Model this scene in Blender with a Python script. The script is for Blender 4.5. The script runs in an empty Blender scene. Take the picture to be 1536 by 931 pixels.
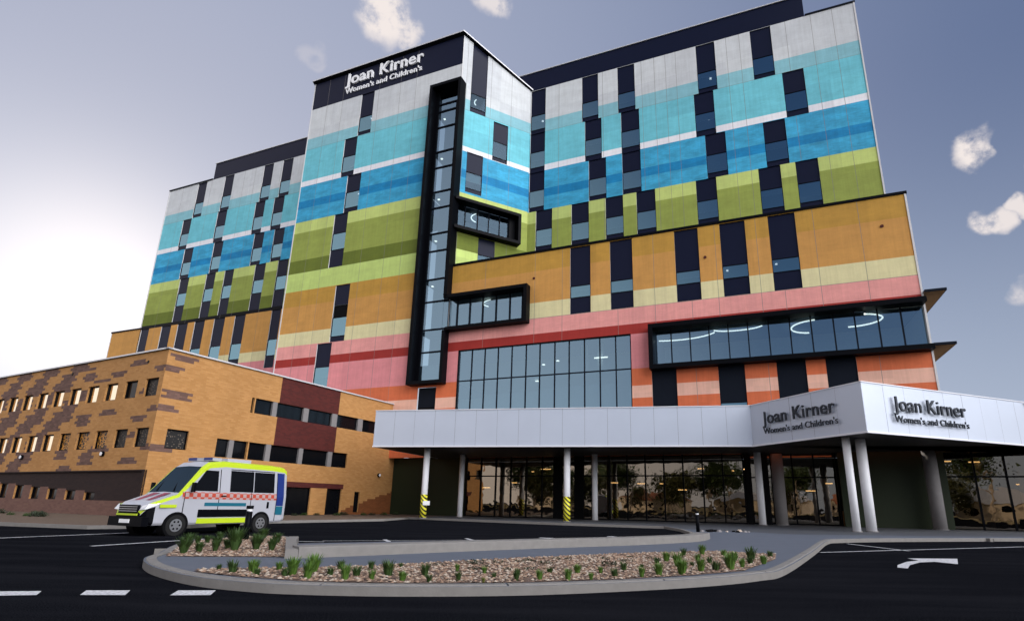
import bpy, math, random
from mathutils import Vector, Matrix
random.seed(7)
R = math.radians
scene = bpy.context.scene
col = scene.collection

# ------------------------------------------------------------------ frames
A0 = R(-21.87)                      # direction of the hospital's long front
DX = Vector((math.cos(A0), math.sin(A0), 0)); DN = Vector((-math.sin(A0), math.cos(A0), 0))
B0 = R(-26.34)                      # direction of the brick building's road front
BX = Vector((math.cos(B0), math.sin(B0), 0)); BN = Vector((-math.sin(B0), math.cos(B0), 0))
W0, W2 = 43.52, 50.19               # depth of the podium/tower front and of the upper block front
def F0(W, D=DX, N=DN): return lambda u, z, o=0.0: D * u + N * (W + o) + Vector((0, 0, z))
def seg_frame(a, b):
    a = Vector((a[0], a[1], 0)); b = Vector((b[0], b[1], 0)); dd = (b - a).normalized(); nn = Vector((-dd.y, dd.x, 0))
    return (lambda s, z, o=0.0: a + dd * s + nn * o + Vector((0, 0, z))), (b - a).length, dd, nn

# ------------------------------------------------------------------ materials
def lin(c): return tuple(((v / 255 + .055) / 1.055) ** 2.4 if v / 255 > .04045 else v / 255 / 12.92 for v in c)
def new_mat(name):
    m = bpy.data.materials.new(name); m.use_nodes = True
    nt = m.node_tree; b = nt.nodes['Principled BSDF']; return m, nt, b
def nd(nt, t, **k):
    n = nt.nodes.new(t)
    for a, v in k.items():
        if a.startswith('i_'):
            n.inputs[a[2:].replace('_', ' ')].default_value = v
        else: setattr(n, a, v)
    return n
def mix(nt, fac, a, b, blend='MIX'):
    m = nt.nodes.new('ShaderNodeMix'); m.data_type = 'RGBA'; m.blend_type = blend
    for s, v in ((m.inputs['Factor'], fac), (m.inputs['A'], a), (m.inputs['B'], b)):
        if isinstance(v, (int, float)): s.default_value = v
        elif isinstance(v, tuple): s.default_value = (*v[:3], 1)
        else: nt.links.new(v, s)
    return m.outputs['Result']
def sc(c, k): return tuple(min(.9, v * k) for v in c[:3])
def coords(nt, scale, kind='Object'):
    tc = nd(nt, 'ShaderNodeTexCoord'); mp = nd(nt, 'ShaderNodeMapping'); mp.inputs['Scale'].default_value = scale
    nt.links.new(tc.outputs[kind], mp.inputs['Vector']); return mp.outputs['Vector']
def noise(nt, vec, scale, detail=4, rough=.6):
    n = nd(nt, 'ShaderNodeTexNoise'); n.inputs['Scale'].default_value = scale; n.inputs['Detail'].default_value = detail
    n.inputs['Roughness'].default_value = rough; nt.links.new(vec, n.inputs['Vector']); return n.outputs['Fac']
def ramp(nt, fac, p0, p1):
    r = nd(nt, 'ShaderNodeMapRange'); r.inputs['From Min'].default_value = p0; r.inputs['From Max'].default_value = p1
    nt.links.new(fac, r.inputs['Value']); return r.outputs['Result']
def bump(nt, b, h, strength, dist=.02):
    n = nd(nt, 'ShaderNodeBump'); n.inputs['Strength'].default_value = strength; n.inputs['Distance'].default_value = dist
    nt.links.new(h, n.inputs['Height']); nt.links.new(n.outputs['Normal'], b.inputs['Normal'])
def plain(name, c, rough=.6, var=.12, scale=6, metal=0., spec=.3, bmp=.1):
    m, nt, b = new_mat(name); v = coords(nt, (1, 1, 1)); f = noise(nt, v, scale)
    nt.links.new(mix(nt, f, sc(c, 1 - var), sc(c, 1 + var)), b.inputs['Base Color'])
    b.inputs['Roughness'].default_value = rough; b.inputs['Metallic'].default_value = metal; b.inputs['Specular IOR Level'].default_value = spec
    if bmp: bump(nt, b, noise(nt, v, scale * 8), bmp, .01)
    return m
def panel(name, rgb, mott=.12, k=1.0):
    """painted textured precast: fine vertical/horizontal brush grain plus soft mottling"""
    c = sc(lin(rgb), k); m, nt, b = new_mat(name)
    big = noise(nt, coords(nt, (.35, .35, .8)), 1.6, 5, .65)
    hor = noise(nt, coords(nt, (.6, .6, 9)), 2.2, 3, .7)
    ver = noise(nt, coords(nt, (9, 9, .5)), 2.0, 3, .7)
    c1 = mix(nt, ramp(nt, big, .3, .7), sc(c, 1 - mott), sc(c, 1 + mott))
    c2 = mix(nt, ramp(nt, hor, .25, .75), (1 - mott,) * 3, (1 + mott * .6,) * 3)
    c3 = mix(nt, ramp(nt, ver, .2, .8), (.95, .95, .95), (1.03, 1.03, 1.03))
    o = mix(nt, 1., mix(nt, 1., c1, c2, 'MULTIPLY'), c3, 'MULTIPLY')
    tc = nd(nt, 'ShaderNodeTexCoord'); sn = nd(nt, 'ShaderNodeVectorMath', operation='SNAP'); nt.links.new(tc.outputs['Object'], sn.inputs[0]); sn.inputs[1].default_value = (3.05, 50, 5.1)
    wn_ = nd(nt, 'ShaderNodeTexWhiteNoise', noise_dimensions='3D'); nt.links.new(sn.outputs[0], wn_.inputs['Vector'])
    o = mix(nt, 1., o, mix(nt, wn_.outputs['Value'], (.92, .92, .93), (1.06, 1.06, 1.05)), 'MULTIPLY')
    st = noise(nt, coords(nt, (1.2, 1.2, .08)), 3, 4, .7); o = mix(nt, 1., o, mix(nt, ramp(nt, st, .35, .6), (.93, .925, .92), (1.02, 1.02, 1.02)), 'MULTIPLY')
    nt.links.new(o, b.inputs['Base Color']); b.inputs['Roughness'].default_value = .75; b.inputs['Specular IOR Level'].default_value = .3
    bump(nt, b, hor, .25, .03); return m
def brick(name, c1, c2, mortar, bw=.34, bh=.115, rot=0.0):
    m, nt, b = new_mat(name)
    tc = nd(nt, 'ShaderNodeTexCoord'); sp = nd(nt, 'ShaderNodeSeparateXYZ'); nt.links.new(tc.outputs['Object'], sp.inputs[0])
    ad = nd(nt, 'ShaderNodeMath', operation='ADD'); nt.links.new(sp.outputs['X'], ad.inputs[0]); nt.links.new(sp.outputs['Y'], ad.inputs[1])
    cb = nd(nt, 'ShaderNodeCombineXYZ'); nt.links.new(ad.outputs[0], cb.inputs[0]); nt.links.new(sp.outputs['Z'], cb.inputs[1])
    t = nd(nt, 'ShaderNodeTexBrick'); nt.links.new(cb.outputs[0], t.inputs['Vector'])
    t.inputs['Color1'].default_value = (*c1, 1); t.inputs['Color2'].default_value = (*c2, 1); t.inputs['Mortar'].default_value = (*mortar, 1)
    t.inputs['Scale'].default_value = 1; t.inputs['Brick Width'].default_value = bw; t.inputs['Row Height'].default_value = bh; t.inputs['Mortar Size'].default_value = .008
    big = noise(nt, coords(nt, (1, 1, 1)), .5, 5)
    nt.links.new(mix(nt, 1., t.outputs['Color'], mix(nt, big, (.8, .8, .8), (1.15, 1.15, 1.15)), 'MULTIPLY'), b.inputs['Base Color'])
    b.inputs['Roughness'].default_value = .8; b.inputs['Specular IOR Level'].default_value = .25
    bump(nt, b, t.outputs['Fac'], -.4, .01); return m
def glassmat(name, refl, trans, k=.55, rough=.01, wob=.0):
    m, nt, b = new_mat(name); nt.nodes.remove(b); out = nt.nodes['Material Output']
    g = nd(nt, 'ShaderNodeBsdfGlossy'); g.inputs['Color'].default_value = (*refl, 1); g.inputs['Roughness'].default_value = rough
    t = nd(nt, 'ShaderNodeBsdfTransparent'); t.inputs['Color'].default_value = (*trans, 1)
    lw = nd(nt, 'ShaderNodeLayerWeight'); lw.inputs['Blend'].default_value = .35
    mr = nd(nt, 'ShaderNodeMapRange'); mr.inputs['To Min'].default_value = k; mr.inputs['To Max'].default_value = 1
    nt.links.new(lw.outputs['Fresnel'], mr.inputs['Value'])
    mx = nd(nt, 'ShaderNodeMixShader'); nt.links.new(mr.outputs['Result'], mx.inputs[0]); nt.links.new(t.outputs[0], mx.inputs[1]); nt.links.new(g.outputs[0], mx.inputs[2])
    if wob:
        bp = nd(nt, 'ShaderNodeBump'); bp.inputs['Strength'].default_value = wob; bp.inputs['Distance'].default_value = .05
        nt.links.new(noise(nt, coords(nt, (1, 1, 1)), .7, 2), bp.inputs['Height']); nt.links.new(bp.outputs['Normal'], g.inputs['Normal'])
    nt.links.new(mx.outputs[0], out.inputs['Surface']); return m
def emit(name, c, s):
    m, nt, b = new_mat(name); b.inputs['Base Color'].default_value = (*c, 1)
    b.inputs['Emission Color'].default_value = (*c, 1); b.inputs['Emission Strength'].default_value = s; return m

K = 1.14
M = dict(
    grey=panel('grey panel', (192, 196, 198), .07, K), aqua1=panel('pale aqua panel', (128, 180, 190), .08, K), aqua=panel('aqua panel', (105, 185, 198), .10, K),
    white=panel('white panel', (222, 222, 226), .05, K), blue=panel('blue panel', (56, 154, 192), .26, K), blued=panel('deep blue panel', (14, 122, 172), .2, K),
    lime1=panel('light lime panel', (180, 194, 112), .07, K), lime=panel('lime panel', (138, 150, 70), .09, K), olive=panel('olive panel', (96, 108, 36), .09, K),
    pale=panel('pale lime panel', (178, 198, 112), .07, K), och=panel('ochre panel', (176, 134, 56), .1, K), och2=panel('tan ochre panel', (188, 138, 72), .08, K),
    cream=panel('cream panel', (206, 198, 152), .06, K), pink=panel('pink panel', (214, 146, 140), .08, K), red=panel('red panel', (148, 44, 38), .08, K),
    pink2=panel('dusty pink panel', (208, 132, 134), .07, K), rust=panel('rust orange panel', (200, 104, 66), .08, K), salmon=panel('salmon panel', (218, 172, 152), .06, K),
    joint=plain('panel joint', (.2, .19, .18), .9), edge=plain('pale panel edge', (.62, .62, .62), .5),
    navy=plain('navy metal cladding', lin((20, 25, 46)), .36, .1, 2, spec=.1), black=plain('black metal frame', (.003, .0034, .005), .4, .1, 3, spec=.05, bmp=0),
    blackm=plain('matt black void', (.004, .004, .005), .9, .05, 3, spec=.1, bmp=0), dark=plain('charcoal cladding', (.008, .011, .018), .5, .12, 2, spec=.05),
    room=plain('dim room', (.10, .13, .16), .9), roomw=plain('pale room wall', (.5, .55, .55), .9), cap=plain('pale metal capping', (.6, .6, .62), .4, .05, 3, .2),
    roof=plain('roof membrane', (.2, .2, .21), .9), soffit=plain('timber soffit', (.32, .18, .08), .6, .2, 4),
    silver=plain('silver composite panel', (.52, .57, .66), .38, .05, .6, .25, bmp=0), silverb=plain('pale trim', (.75, .76, .8), .35, .04, 2, .1, bmp=0),
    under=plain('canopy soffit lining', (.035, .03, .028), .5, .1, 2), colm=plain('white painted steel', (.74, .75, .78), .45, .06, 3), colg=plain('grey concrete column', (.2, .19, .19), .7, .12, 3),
    letter=plain('dark grey letter metal', (.035, .04, .05), .3, .05, 3, .0, .15, bmp=0), letterw=plain('white letter', (.85, .86, .88), .5, .03, 3, bmp=0),
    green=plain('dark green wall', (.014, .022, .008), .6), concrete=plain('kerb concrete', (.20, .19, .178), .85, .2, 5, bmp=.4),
    tan=brick('tan brick', lin((184, 137, 84)), lin((170, 123, 71)), lin((165, 124, 80))), brown=brick('grey brown brick', lin((118, 90, 80)), lin((94, 70, 62)), lin((95, 78, 70))),
    redb=brick('red brown brick', lin((88, 36, 32)), lin((72, 30, 28)), lin((70, 40, 36))), base=brick('dark base brick', lin((48, 34, 32)), lin((38, 27, 27)), lin((44, 34, 32))),
    pier=brick('pinkish brick pier', lin((118, 88, 78)), lin((104, 76, 68)), lin((110, 84, 74))), rbrown=brick('russet brick', lin((128, 76, 40)), lin((112, 66, 36)), lin((110, 70, 44))),
    warml=emit('warm lobby lamp', (1, .62, .25), 4.0), lamp=emit('lit lamp', (1, .93, .82), 3.0), ringl=emit('lit ring lamp', (1, .97, .9), 2.6),
    glass=glassmat('blue window glass', (.30, .54, .68), (.3, .4, .5), .5), glasslow=glassmat('low reflection glass', (.2, .3, .4), (.3, .4, .45), .05), glassb=glassmat('curtain glass', (.36, .56, .74), (.45, .58, .62), .42, .01, .02),  # glasslow: window glass copy, reflection turned down to darken the tower side panes
    glassg=glassmat('ground floor glass', (.40, .34, .27), (.4, .36, .3), .5, .004, .14), glassl=glassmat('light glass', (1.0, .88, .68), (.3, .3, .3), .8, .02),
    dglass=plain('dark tinted glass', (.004, .0045, .006), .08, .1, 2, spec=.12, bmp=0),
)

# ------------------------------------------------------------------ mesh builder
class MB:
    def __init__(s): s.v = []; s.f = []; s.m = []; s.mats = []
    def mi(s, mat):
        if mat not in s.mats: s.mats.append(mat)
        return s.mats.index(mat)
    def poly(s, pts, mat, flip=False):
        k = len(s.v); s.v += [Vector(p) for p in pts]; ids = list(range(k, k + len(pts)))
        s.f.append(ids[::-1] if flip else ids); s.m.append(s.mi(mat))
    def rect(s, fr, u0, u1, z0, z1, mat, o=0.0): s.poly([fr(u0, z0, o), fr(u1, z0, o), fr(u1, z1, o), fr(u0, z1, o)], mat)
    def box(s, fr, u0, u1, z0, z1, o0, o1, mat):
        c = [fr(u, z, o) for o in (o0, o1) for z in (z0, z1) for u in (u0, u1)]
        k = len(s.v); s.v += c; i = s.mi(mat)
        for f in ((0, 1, 3, 2), (5, 4, 6, 7), (4, 0, 2, 6), (1, 5, 7, 3), (2, 3, 7, 6), (4, 5, 1, 0)): s.f.append([k + a for a in f]); s.m.append(i)
    def abox(s, x0, x1, y0, y1, z0, z1, mat): s.box(lambda u, z, o: Vector((u, o, z)), x0, x1, z0, z1, y0, y1, mat)
    def prism(s, pts, z0, z1, mat, side=None, top=True, bottom=True):
        n = len(pts); P = [Vector((p[0], p[1], z0)) for p in pts]; Q = [Vector((p[0], p[1], z1)) for p in pts]
        if top: s.poly(Q, mat)
        if bottom: s.poly(P[::-1], mat)
        for i in range(n): j = (i + 1) % n; s.poly([P[i], P[j], Q[j], Q[i]], side or mat)
    def tube(s, pts, r, mat, n=10, r1=None, cap=True):
        pts = [Vector(p) for p in pts]; rings = []; i = s.mi(mat)
        for a, p in enumerate(pts):
            t = (pts[min(a + 1, len(pts) - 1)] - pts[max(a - 1, 0)]).normalized()
            x = t.orthogonal().normalized() if a == 0 else (x - t * x.dot(t)).normalized(); y = t.cross(x)
            rr = r if r1 is None else r + (r1 - r) * a / (len(pts) - 1)
            k = len(s.v); s.v += [p + (x * math.cos(2 * math.pi * q / n) + y * math.sin(2 * math.pi * q / n)) * rr for q in range(n)]; rings.append(k)
        for a, b in zip(rings, rings[1:]):
            for q in range(n): s.f.append([a + q, a + (q + 1) % n, b + (q + 1) % n, b + q]); s.m.append(i)
        if cap: s.f.append([rings[0] + q for q in range(n)][::-1]); s.m.append(i); s.f.append([rings[-1] + q for q in range(n)]); s.m.append(i)
    def build(s, name, parent=None, origin=None, smooth=False, local=False):
        me = bpy.data.meshes.new(name); o = bpy.data.objects.new(name, me); col.objects.link(o)
        off = Vector((0, 0, 0))
        if parent is not None and not local: inv = world_of(parent).inverted(); vs = [inv @ v for v in s.v]
        elif parent is not None or local: vs = s.v
        else: off = Vector(origin) if origin else Vector((0, 0, 0)); vs = [v - off for v in s.v]
        me.from_pydata([tuple(v) for v in vs], [], s.f)
        for m in s.mats: me.materials.append(m)
        for p, i in zip(me.polygons, s.m): p.material_index = i; p.use_smooth = smooth
        me.update(); o.location = off
        if parent is not None: o.parent = parent
        return o
def world_of(o):
    m = Matrix.LocRotScale(o.location, o.rotation_euler, o.scale)
    return world_of(o.parent) @ m if o.parent else m
def tag(o, label=None, cat=None, group=None, kind=None):
    for k, v in (('label', label), ('category', cat), ('group', group), ('kind', kind)):
        if v: o[k] = v
    return o
def empty(name, loc, rz=0):
    o = bpy.data.objects.new(name, None); col.objects.link(o); o.location = loc; o.rotation_euler = (0, 0, rz); return o
def copy_tree(o, parent=None):
    c = o.copy(); col.objects.link(c); c.parent = parent
    for ch in list(o.children): copy_tree(ch, c)
    return c
def text_obj(name, txt, size, org, xd, zd, mat, ext, parent, bold=0.0, width=None):
    cu = bpy.data.curves.new(name, 'FONT'); cu.body = txt; cu.size = size; cu.extrude = ext; cu.offset = bold; cu.space_character = 1.04
    t = bpy.data.objects.new(name, cu); col.objects.link(t); dg = bpy.context.evaluated_depsgraph_get()
    me = bpy.data.meshes.new_from_object(t.evaluated_get(dg)); bpy.data.objects.remove(t)
    xs = [v.co.x for v in me.vertices]; w = max(xs) - min(xs); x0 = min(xs); kx = (width / w) if width else 1.0
    up = Vector((0, 0, 1)); inv = world_of(parent).inverted()
    for v in me.vertices:
        v.co = inv @ (Vector(org) + xd * ((v.co.x - x0) * kx) + up * v.co.y + zd * (v.co.z + ext))
    par = list(range(len(me.vertices)))
    def find(i):
        while par[i] != i: par[i] = par[par[i]]; i = par[i]
        return i
    for e in me.edges: par[find(e.vertices[0])] = find(e.vertices[1])
    rng = {}
    for i, x in enumerate(xs): k = find(i); a, b = rng.get(k, (9e9, -9e9)); rng[k] = (min(a, x), max(b, x))
    iv = sorted(rng.values()); gaps = []; hi = iv[0][1]
    for a, b in iv[1:]: gaps.append((a - hi, (a + hi) / 2)); hi = max(hi, b)
    lims = sorted(g[1] for g in sorted(gaps, reverse=True)[:txt.count(' ')]) + [9e9]; lo = -9e9
    for wd_, lim in zip(txt.split(), lims):               # one mesh per word
        keep = [i for i, x in enumerate(xs) if lo <= rng[find(i)][0] < lim]; ix = {v: q for q, v in enumerate(keep)}; lo = lim
        m2 = bpy.data.meshes.new(name); m2.from_pydata([tuple(me.vertices[i].co) for i in keep], [], [[ix[v] for v in p.vertices] for p in me.polygons if p.vertices[0] in ix])
        m2.materials.append(mat); o = bpy.data.objects.new(name, m2); col.objects.link(o); o.parent = parent

# ------------------------------------------------------------------ facades
def cuts(*ls):
    out = []
    for v in sorted(x for l in ls for x in l):
        if not out or v - out[-1] > 1e-4: out.append(v)
    return out
def facade(mb, fr, u0, u1, z0, z1, bands, wins, uj=(), zj=(), reveal=.1, topf=None, jw=.016):
    """clad wall with openings: bands = [(ztop, material)] from the top down"""
    us = cuts([u0, u1], [w[0] for w in wins], [w[1] for w in wins], [j + s for j in uj for s in (-jw, jw)])
    zs = cuts([z0, z1], [b[0] for b in bands if z0 < b[0] < z1], [w[2] for w in wins], [w[3] for w in wins], [j + s for j in zj for s in (-jw, jw)])
    us = [u for u in us if u0 - 1e-6 <= u <= u1 + 1e-6]; zs = [z for z in zs if z0 - 1e-6 <= z <= z1 + 1e-6]
    for a, b in zip(us, us[1:]):
        for c, e in zip(zs, zs[1:]):
            uc, zc = (a + b) / 2, (c + e) / 2
            if any(w[0] < uc < w[1] and w[2] < zc < w[3] for w in wins): continue
            mt = None
            for bt, bm in bands:
                if zc < bt: mt = bm
            if any(abs(uc - j) < jw for j in uj) or any(abs(zc - j) < jw for j in zj): mt = M['joint']
            if topf:
                tz = [min(e, topf(a)), min(e, topf(b))]
                if c >= max(tz): continue
                mb.poly([fr(a, c), fr(b, c), fr(b, max(tz[1], c)), fr(a, max(tz[0], c))], mt)
            else: mb.rect(fr, a, b, c, e, mt)
    for w in wins:
        a, b, c, e = w[:4]; r = reveal
        t = (topf(a), topf(b)) if topf else (e, e); ta, tb = min(e, t[0]), min(e, t[1])
        mb.poly([fr(a, c), fr(a, c, r), fr(a, ta, r), fr(a, ta)], M['edge']); mb.poly([fr(b, c, r), fr(b, c), fr(b, tb), fr(b, tb, r)], M['edge'])
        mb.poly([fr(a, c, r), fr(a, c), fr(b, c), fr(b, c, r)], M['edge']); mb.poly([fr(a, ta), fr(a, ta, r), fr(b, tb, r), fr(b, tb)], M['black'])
def window(parent, fr, u0, u1, segs, o=.1, lights=(), topf=None, name='window', glass='glass', panelm='navy'):
    """segs: [(ztop, kind)...,(zbottom,None)]; d = opaque clad panel, b = open black recess, g = glass with a dim room behind it"""
    mb = MB(); gl = MB(); lm = MB()
    for (zt, kd), (zb, _) in zip(segs, segs[1:]):
        tz = (min(zt, topf(u0)), min(zt, topf(u1))) if topf else (zt, zt)
        if kd == 'd': mb.poly([fr(u0, zb, o), fr(u1, zb, o), fr(u1, tz[1], o), fr(u0, tz[0], o)], M[panelm])
        elif kd == 'b': mb.rect(fr, u0, u1, zb, zt, M['blackm'], o + .1)
        else:
            t = .05; dpt = 1.4
            for (a, b, c, e) in ((u0, u0 + t, zb, zt), (u1 - t, u1, zb, zt), (u0 + t, u1 - t, zb, zb + t), (u0 + t, u1 - t, zt - t, zt)): mb.box(fr, a, b, c, e, o - .05, o + .06, M['black'])
            gl.rect(fr, u0 + t, u1 - t, zb + t, zt - t, M[glass], o)
            a, b, c, e = u0 + .02, u1 - .02, zb + .02, zt - .02; i = o + .07; q = o + dpt
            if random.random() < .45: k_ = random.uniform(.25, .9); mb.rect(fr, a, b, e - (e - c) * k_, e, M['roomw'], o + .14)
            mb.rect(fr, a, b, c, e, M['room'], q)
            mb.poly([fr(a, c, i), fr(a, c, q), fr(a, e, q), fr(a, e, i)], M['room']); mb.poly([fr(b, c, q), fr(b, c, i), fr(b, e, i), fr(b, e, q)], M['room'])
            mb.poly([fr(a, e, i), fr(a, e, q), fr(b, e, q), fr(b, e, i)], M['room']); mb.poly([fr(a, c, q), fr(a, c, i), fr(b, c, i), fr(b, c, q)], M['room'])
    for (lu, lz, lo, s) in lights: lm.box(fr, lu - s, lu + s, lz - s * .5, lz + s * .5, o + lo - s, o + lo + s, M['lamp'])
    w = mb.build(name, parent)
    if gl.f: gl.build('pane', w)
    if lm.f: lm.build('ceiling_light', w)
    return w

# ================================================================== HOSPITAL
hosp = empty('hospital_building', DX * -27.34 + DN * W0, A0)
tag(hosp, 'tall hospital tower clad in horizontal bands of white, blue, lime, ochre and pink panels', 'hospital building')
f0, f2 = F0(W0), F0(W2)
ZG, ZF1, ZWT, ZWB, ZB1, ZB2, ZL, ZL1, ZO = 44.45, 42.85, 38.5, 37.75, 35.4, 34.4, 32.75, 31.3, 24.15
TOPB = [(60, M['grey']), (ZG, M['aqua1']), (ZF1, M['aqua']), (ZWT, M['white']), (ZWB, M['blue']), (ZB1, M['blued']), (ZB2, M['blue']), (ZL, M['lime1']), (ZL1, M['lime'])]
PODB = [(ZO, M['och']), (22.3, M['och2']), (19.15, M['cream']), (17.63, M['pink']), (16.15, M['red']), (15.25, M['pink2']), (12.25, M['rust']), (10.8, M['salmon']), (9.78, M['rust'])]
ROW = dict(g=[(48.85, 'd'), (45.42, 'g'), (43.38, 'd'), (42.85, None)], a=[(42.85, 'd'), (40.45, 'g'), (38.35, 'd'), (37.7, None)],
           b=[(37.7, 'd'), (35.42, 'g'), (33.3, 'd'), (32.75, None)], l=[(32.75, 'd'), (30.45, 'g'), (28.4, 'd'), (24.6, None)],
           o=[(24.1, 'd'), (22.34, 'd'), (20.33, 'g'), (19.16, 'd'), (17.65, None)])
def wrow(row, spans, segs=None):
    s = segs or ROW[row]; return [(a, b, s[-1][0], s[0][0], row, s) for a, b in spans]
# --- upper right block
WR = (wrow('g', [(-21.7, -19.87), (-15.42, -13.52), (-11.28, -9.36), (-2.75, -.84), (2.67, 4.63)]) + wrow('a', [(-21.7, -19.87), (-15.1, -13.18), (-11, -9), (-3.25, -1.3), (5.21, 7.14)]) +
      wrow('b', [(-21.7, -19.87), (-14.68, -12.74), (-10.98, -9), (-2.42, -.47), (3.03, 5.0)]) + wrow('l', [(-20.8, -18.88), (-16.65, -14.7), (-12.87, -10.98), (-9.58, -7.63), (-3.6, -1.65), (2.22, 4.16), (5.45, 7.36)]))
mb = MB(); facade(mb, f2, -21.85, 12.08, 24.0, 48.88, TOPB, WR, uj=(-18.2, -7.2, -6.0, -13.0, -8.6, .3, 1.6, 6.0, 8.3, 10.2, -4.9), zj=(42.87,))
mb.box(f2, 12.08, 12.2, 24.3, 49.0, -.06, 26, M['edge']); mb.rect(f2, -21.85, 12.2, 24, 48.9, M['grey'], 26)
mb.build('wall', hosp)
LT = {('g', 3): [(-1.5, 45.2, .9, .1)], ('a', 3): [(-1.95, 40.3, .9, .1)], ('l', 4): [(-1.95, 30.2, 1.0, .09)], ('g', 0): [(-20.6, 45.2, .9, .1)], ('a', 0): [(-20.7, 40.2, .9, .1)], ('l', 6): [(6.0, 30.1, .5, .16), (6.0, 30.1, 1.1, .16)], ('l', 0): [(-20.4, 30.2, .9, .1)]}
cnt = {}
for a, b, c, e, rw, sg in WR:
    k = cnt.get(rw, 0); cnt[rw] = k + 1; window(hosp, f2, a, b, sg, lights=LT.get((rw, k), ()))
mb = MB(); mb.box(f2, -31, 7.8, 48.9, 51.45, 0, 26, M['navy']); mb.box(f2, -31, 7.85, 51.45, 51.55, -.12, 26, M['cap']); mb.box(f2, 7.85, 12.25, 48.9, 49.05, -.1, 26, M['dark'])
mb.build('roof_fascia', hosp)
# --- upper left block
LB = [t for t in TOPB] + [(27.75, M['olive']), (26.0, M['black']), (25.5, M['och2']), (19.98, M['cream']), (18.66, M['pink2'])]
WL = (wrow('g', [(-78.2, -76.25), (-72.4, -70.45), (-64.4, -62.5), (-60.7, -58.75)]) + wrow('a', [(-80.1, -78.2), (-72.6, -70.6), (-64.9, -63), (-61.3, -59.35)]) +
      wrow('b', [(-78.4, -76.45), (-72.15, -70.2), (-64.1, -62.2), (-60.3, -58.4)]) + wrow('l', [(-78.05, -76.1), (-72.5, -70.6), (-68.8, -66.98), (-62.9, -60.95), (-58.7, -56.8)], [(32.75, 'd'), (30.4, 'g'), (28.4, 'd'), (26.0, None)]) +
      wrow('o', [(-84.6, -82.78), (-80.06, -78), (-76.6, -74.5), (-73.1, -71.05), (-69.2, -67.1), (-65.2, -63.2), (-58.5, -56.85)], [(25.5, 'd'), (23.4, 'd'), (21.45, 'g'), (19.22, 'd'), (17.6, None)]))
mb = MB(); facade(mb, f2, -84.65, -48.6, 2, 48.88, LB, WL, uj=(-81.6, -75.2, -68.2, -66.0, -60.9 + .0), zj=(42.87,))
mb.box(f2, -84.8, -84.65, 25.6, 49, -.05, 26, M['edge']); mb.rect(f2, -91.35, -84.8, 2, 25.6, M['och2'], .01); mb.box(f2, -91.5, -91.35, 2, 25.7, 0, 26, M['edge']); mb.build('wall', hosp)
for a, b, c, e, rw, sg in WL: window(hosp, f2, a, b, sg)
mb = MB(); mb.box(f2, -75, -48.6, 48.9, 51.65, 0, 26, M['navy']); mb.box(f2, -75.05, -48.6, 51.65, 51.75, -.12, 26, M['cap']); mb.box(f2, -84.85, -75.05, 48.9, 49.08, -.12, 26, M['dark'])
mb.build('roof_fascia', hosp); mb = MB(); mb.box(f2, -91.5, -84.65, 25.6, 25.8, -.1, 26, M['dark']); mb.build('roof_edge', hosp)
# --- tower front
TB = [(60, M['navy']), (48.92, M['grey']), (44.6, M['aqua1']), (43.1, M['aqua']), (38.6, M['white']), (37.9, M['blue']), (35.85, M['blued']), (34.85, M['blue']), (33.05, M['lime1']), (31.6, M['lime']), (28.0, M['olive']), (26.4, M['pale'])] + PODB
WT = (wrow('g', [(-41.25, -39.35)], [(48.92, 'd'), (45.7, 'g'), (43.6, 'd'), (43.1, None)]) + wrow('a', [(-43.05, -41.15)], [(43.1, 'd'), (40.7, 'g'), (38.5, 'd'), (37.9, None)]) +
      wrow('b', [(-41.95, -39.95)], [(37.9, 'd'), (35.7, 'g'), (33.6, 'd'), (33.05, None)]) + wrow('l', [(-43.15, -41.2)], [(33.05, 'd'), (30.65, 'g'), (28.55, 'd'), (26.4, None)]) +
      wrow('o', [(-41.7, -39.72)], [(24.1, 'd'), (21.8, 'b'), (20.37, 'g'), (18.2, 'd'), (17.6, None)]) + wrow('p', [(-43.3, -41.3)], [(17.55, 'd'), (14.95, 'g'), (12.6, 'd'), (12.0, None)]) +
      [(-30.6, -27.1, 12.3, 46.1, 'f', None), (-27.1, -18.95, 17.5, 20.7, 'f', None), (-30.0, -27.95, 7.5, 11.9, 'u', None)] +
      [(-25.72, -9.15, 7.5, 15.3, 'c', None), (-7.2, 11.72, 12.3, 15.45, 'x', None)] +
      [(a, b, 7.5, 12.0, 'k', [(12.0, 'd'), (10.8, 'd'), (9.06, 'g'), (7.5, None)]) for a, b in ((-7.5, -5.52), (-2.33, -.38), (1.87, 3.87), (5.18, 7.15))] +
      wrow('o', [(-14.55, -12.63), (-10.82, -8.82), (-5.18, -3.22), (-1.47, .51), (2.26, 4.25)]))
def tfl(fr, name, u0, u1, z0, z1, wins, uj, zj):
    mb = MB(); facade(mb, fr, u0, u1, z0, z1, TB, wins, uj, zj); return mb
mb = tfl(f0, 'wall', -49.0, -27.34, 7.5, 53.0, WT, (-46.6, -44.2, -38.7, -35.6, -33.4), (43.05,))
mb.box(f0, -49.12, -49.0, 7.5, 53.0, -.04, 20, M['edge'])
mb.build('wall', hosp)
WP = [w for w in WT if w[1] > -27.3]
mb = tfl(f0, 'wall', -27.34, 11.72, 7.5, ZO, WP, (-23.2, -18.0, -15.3, -10.2, -7.0, -4.0, 1.3, 3.0, 5.9 - .4, 8.6, -1.9 + .0), (17.63,))
mb.box(f0, 11.72, 11.84, 7.5, ZO, -.05, 20, M['edge']); mb.box(f0, -27.3, 11.9, ZO, ZO + .22, -.08, 7.2, M['black'])
mb.rect(f0, -49, 11.72, 5.25, 7.5, M['rust'])
mb.build('wall', hosp)
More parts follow.
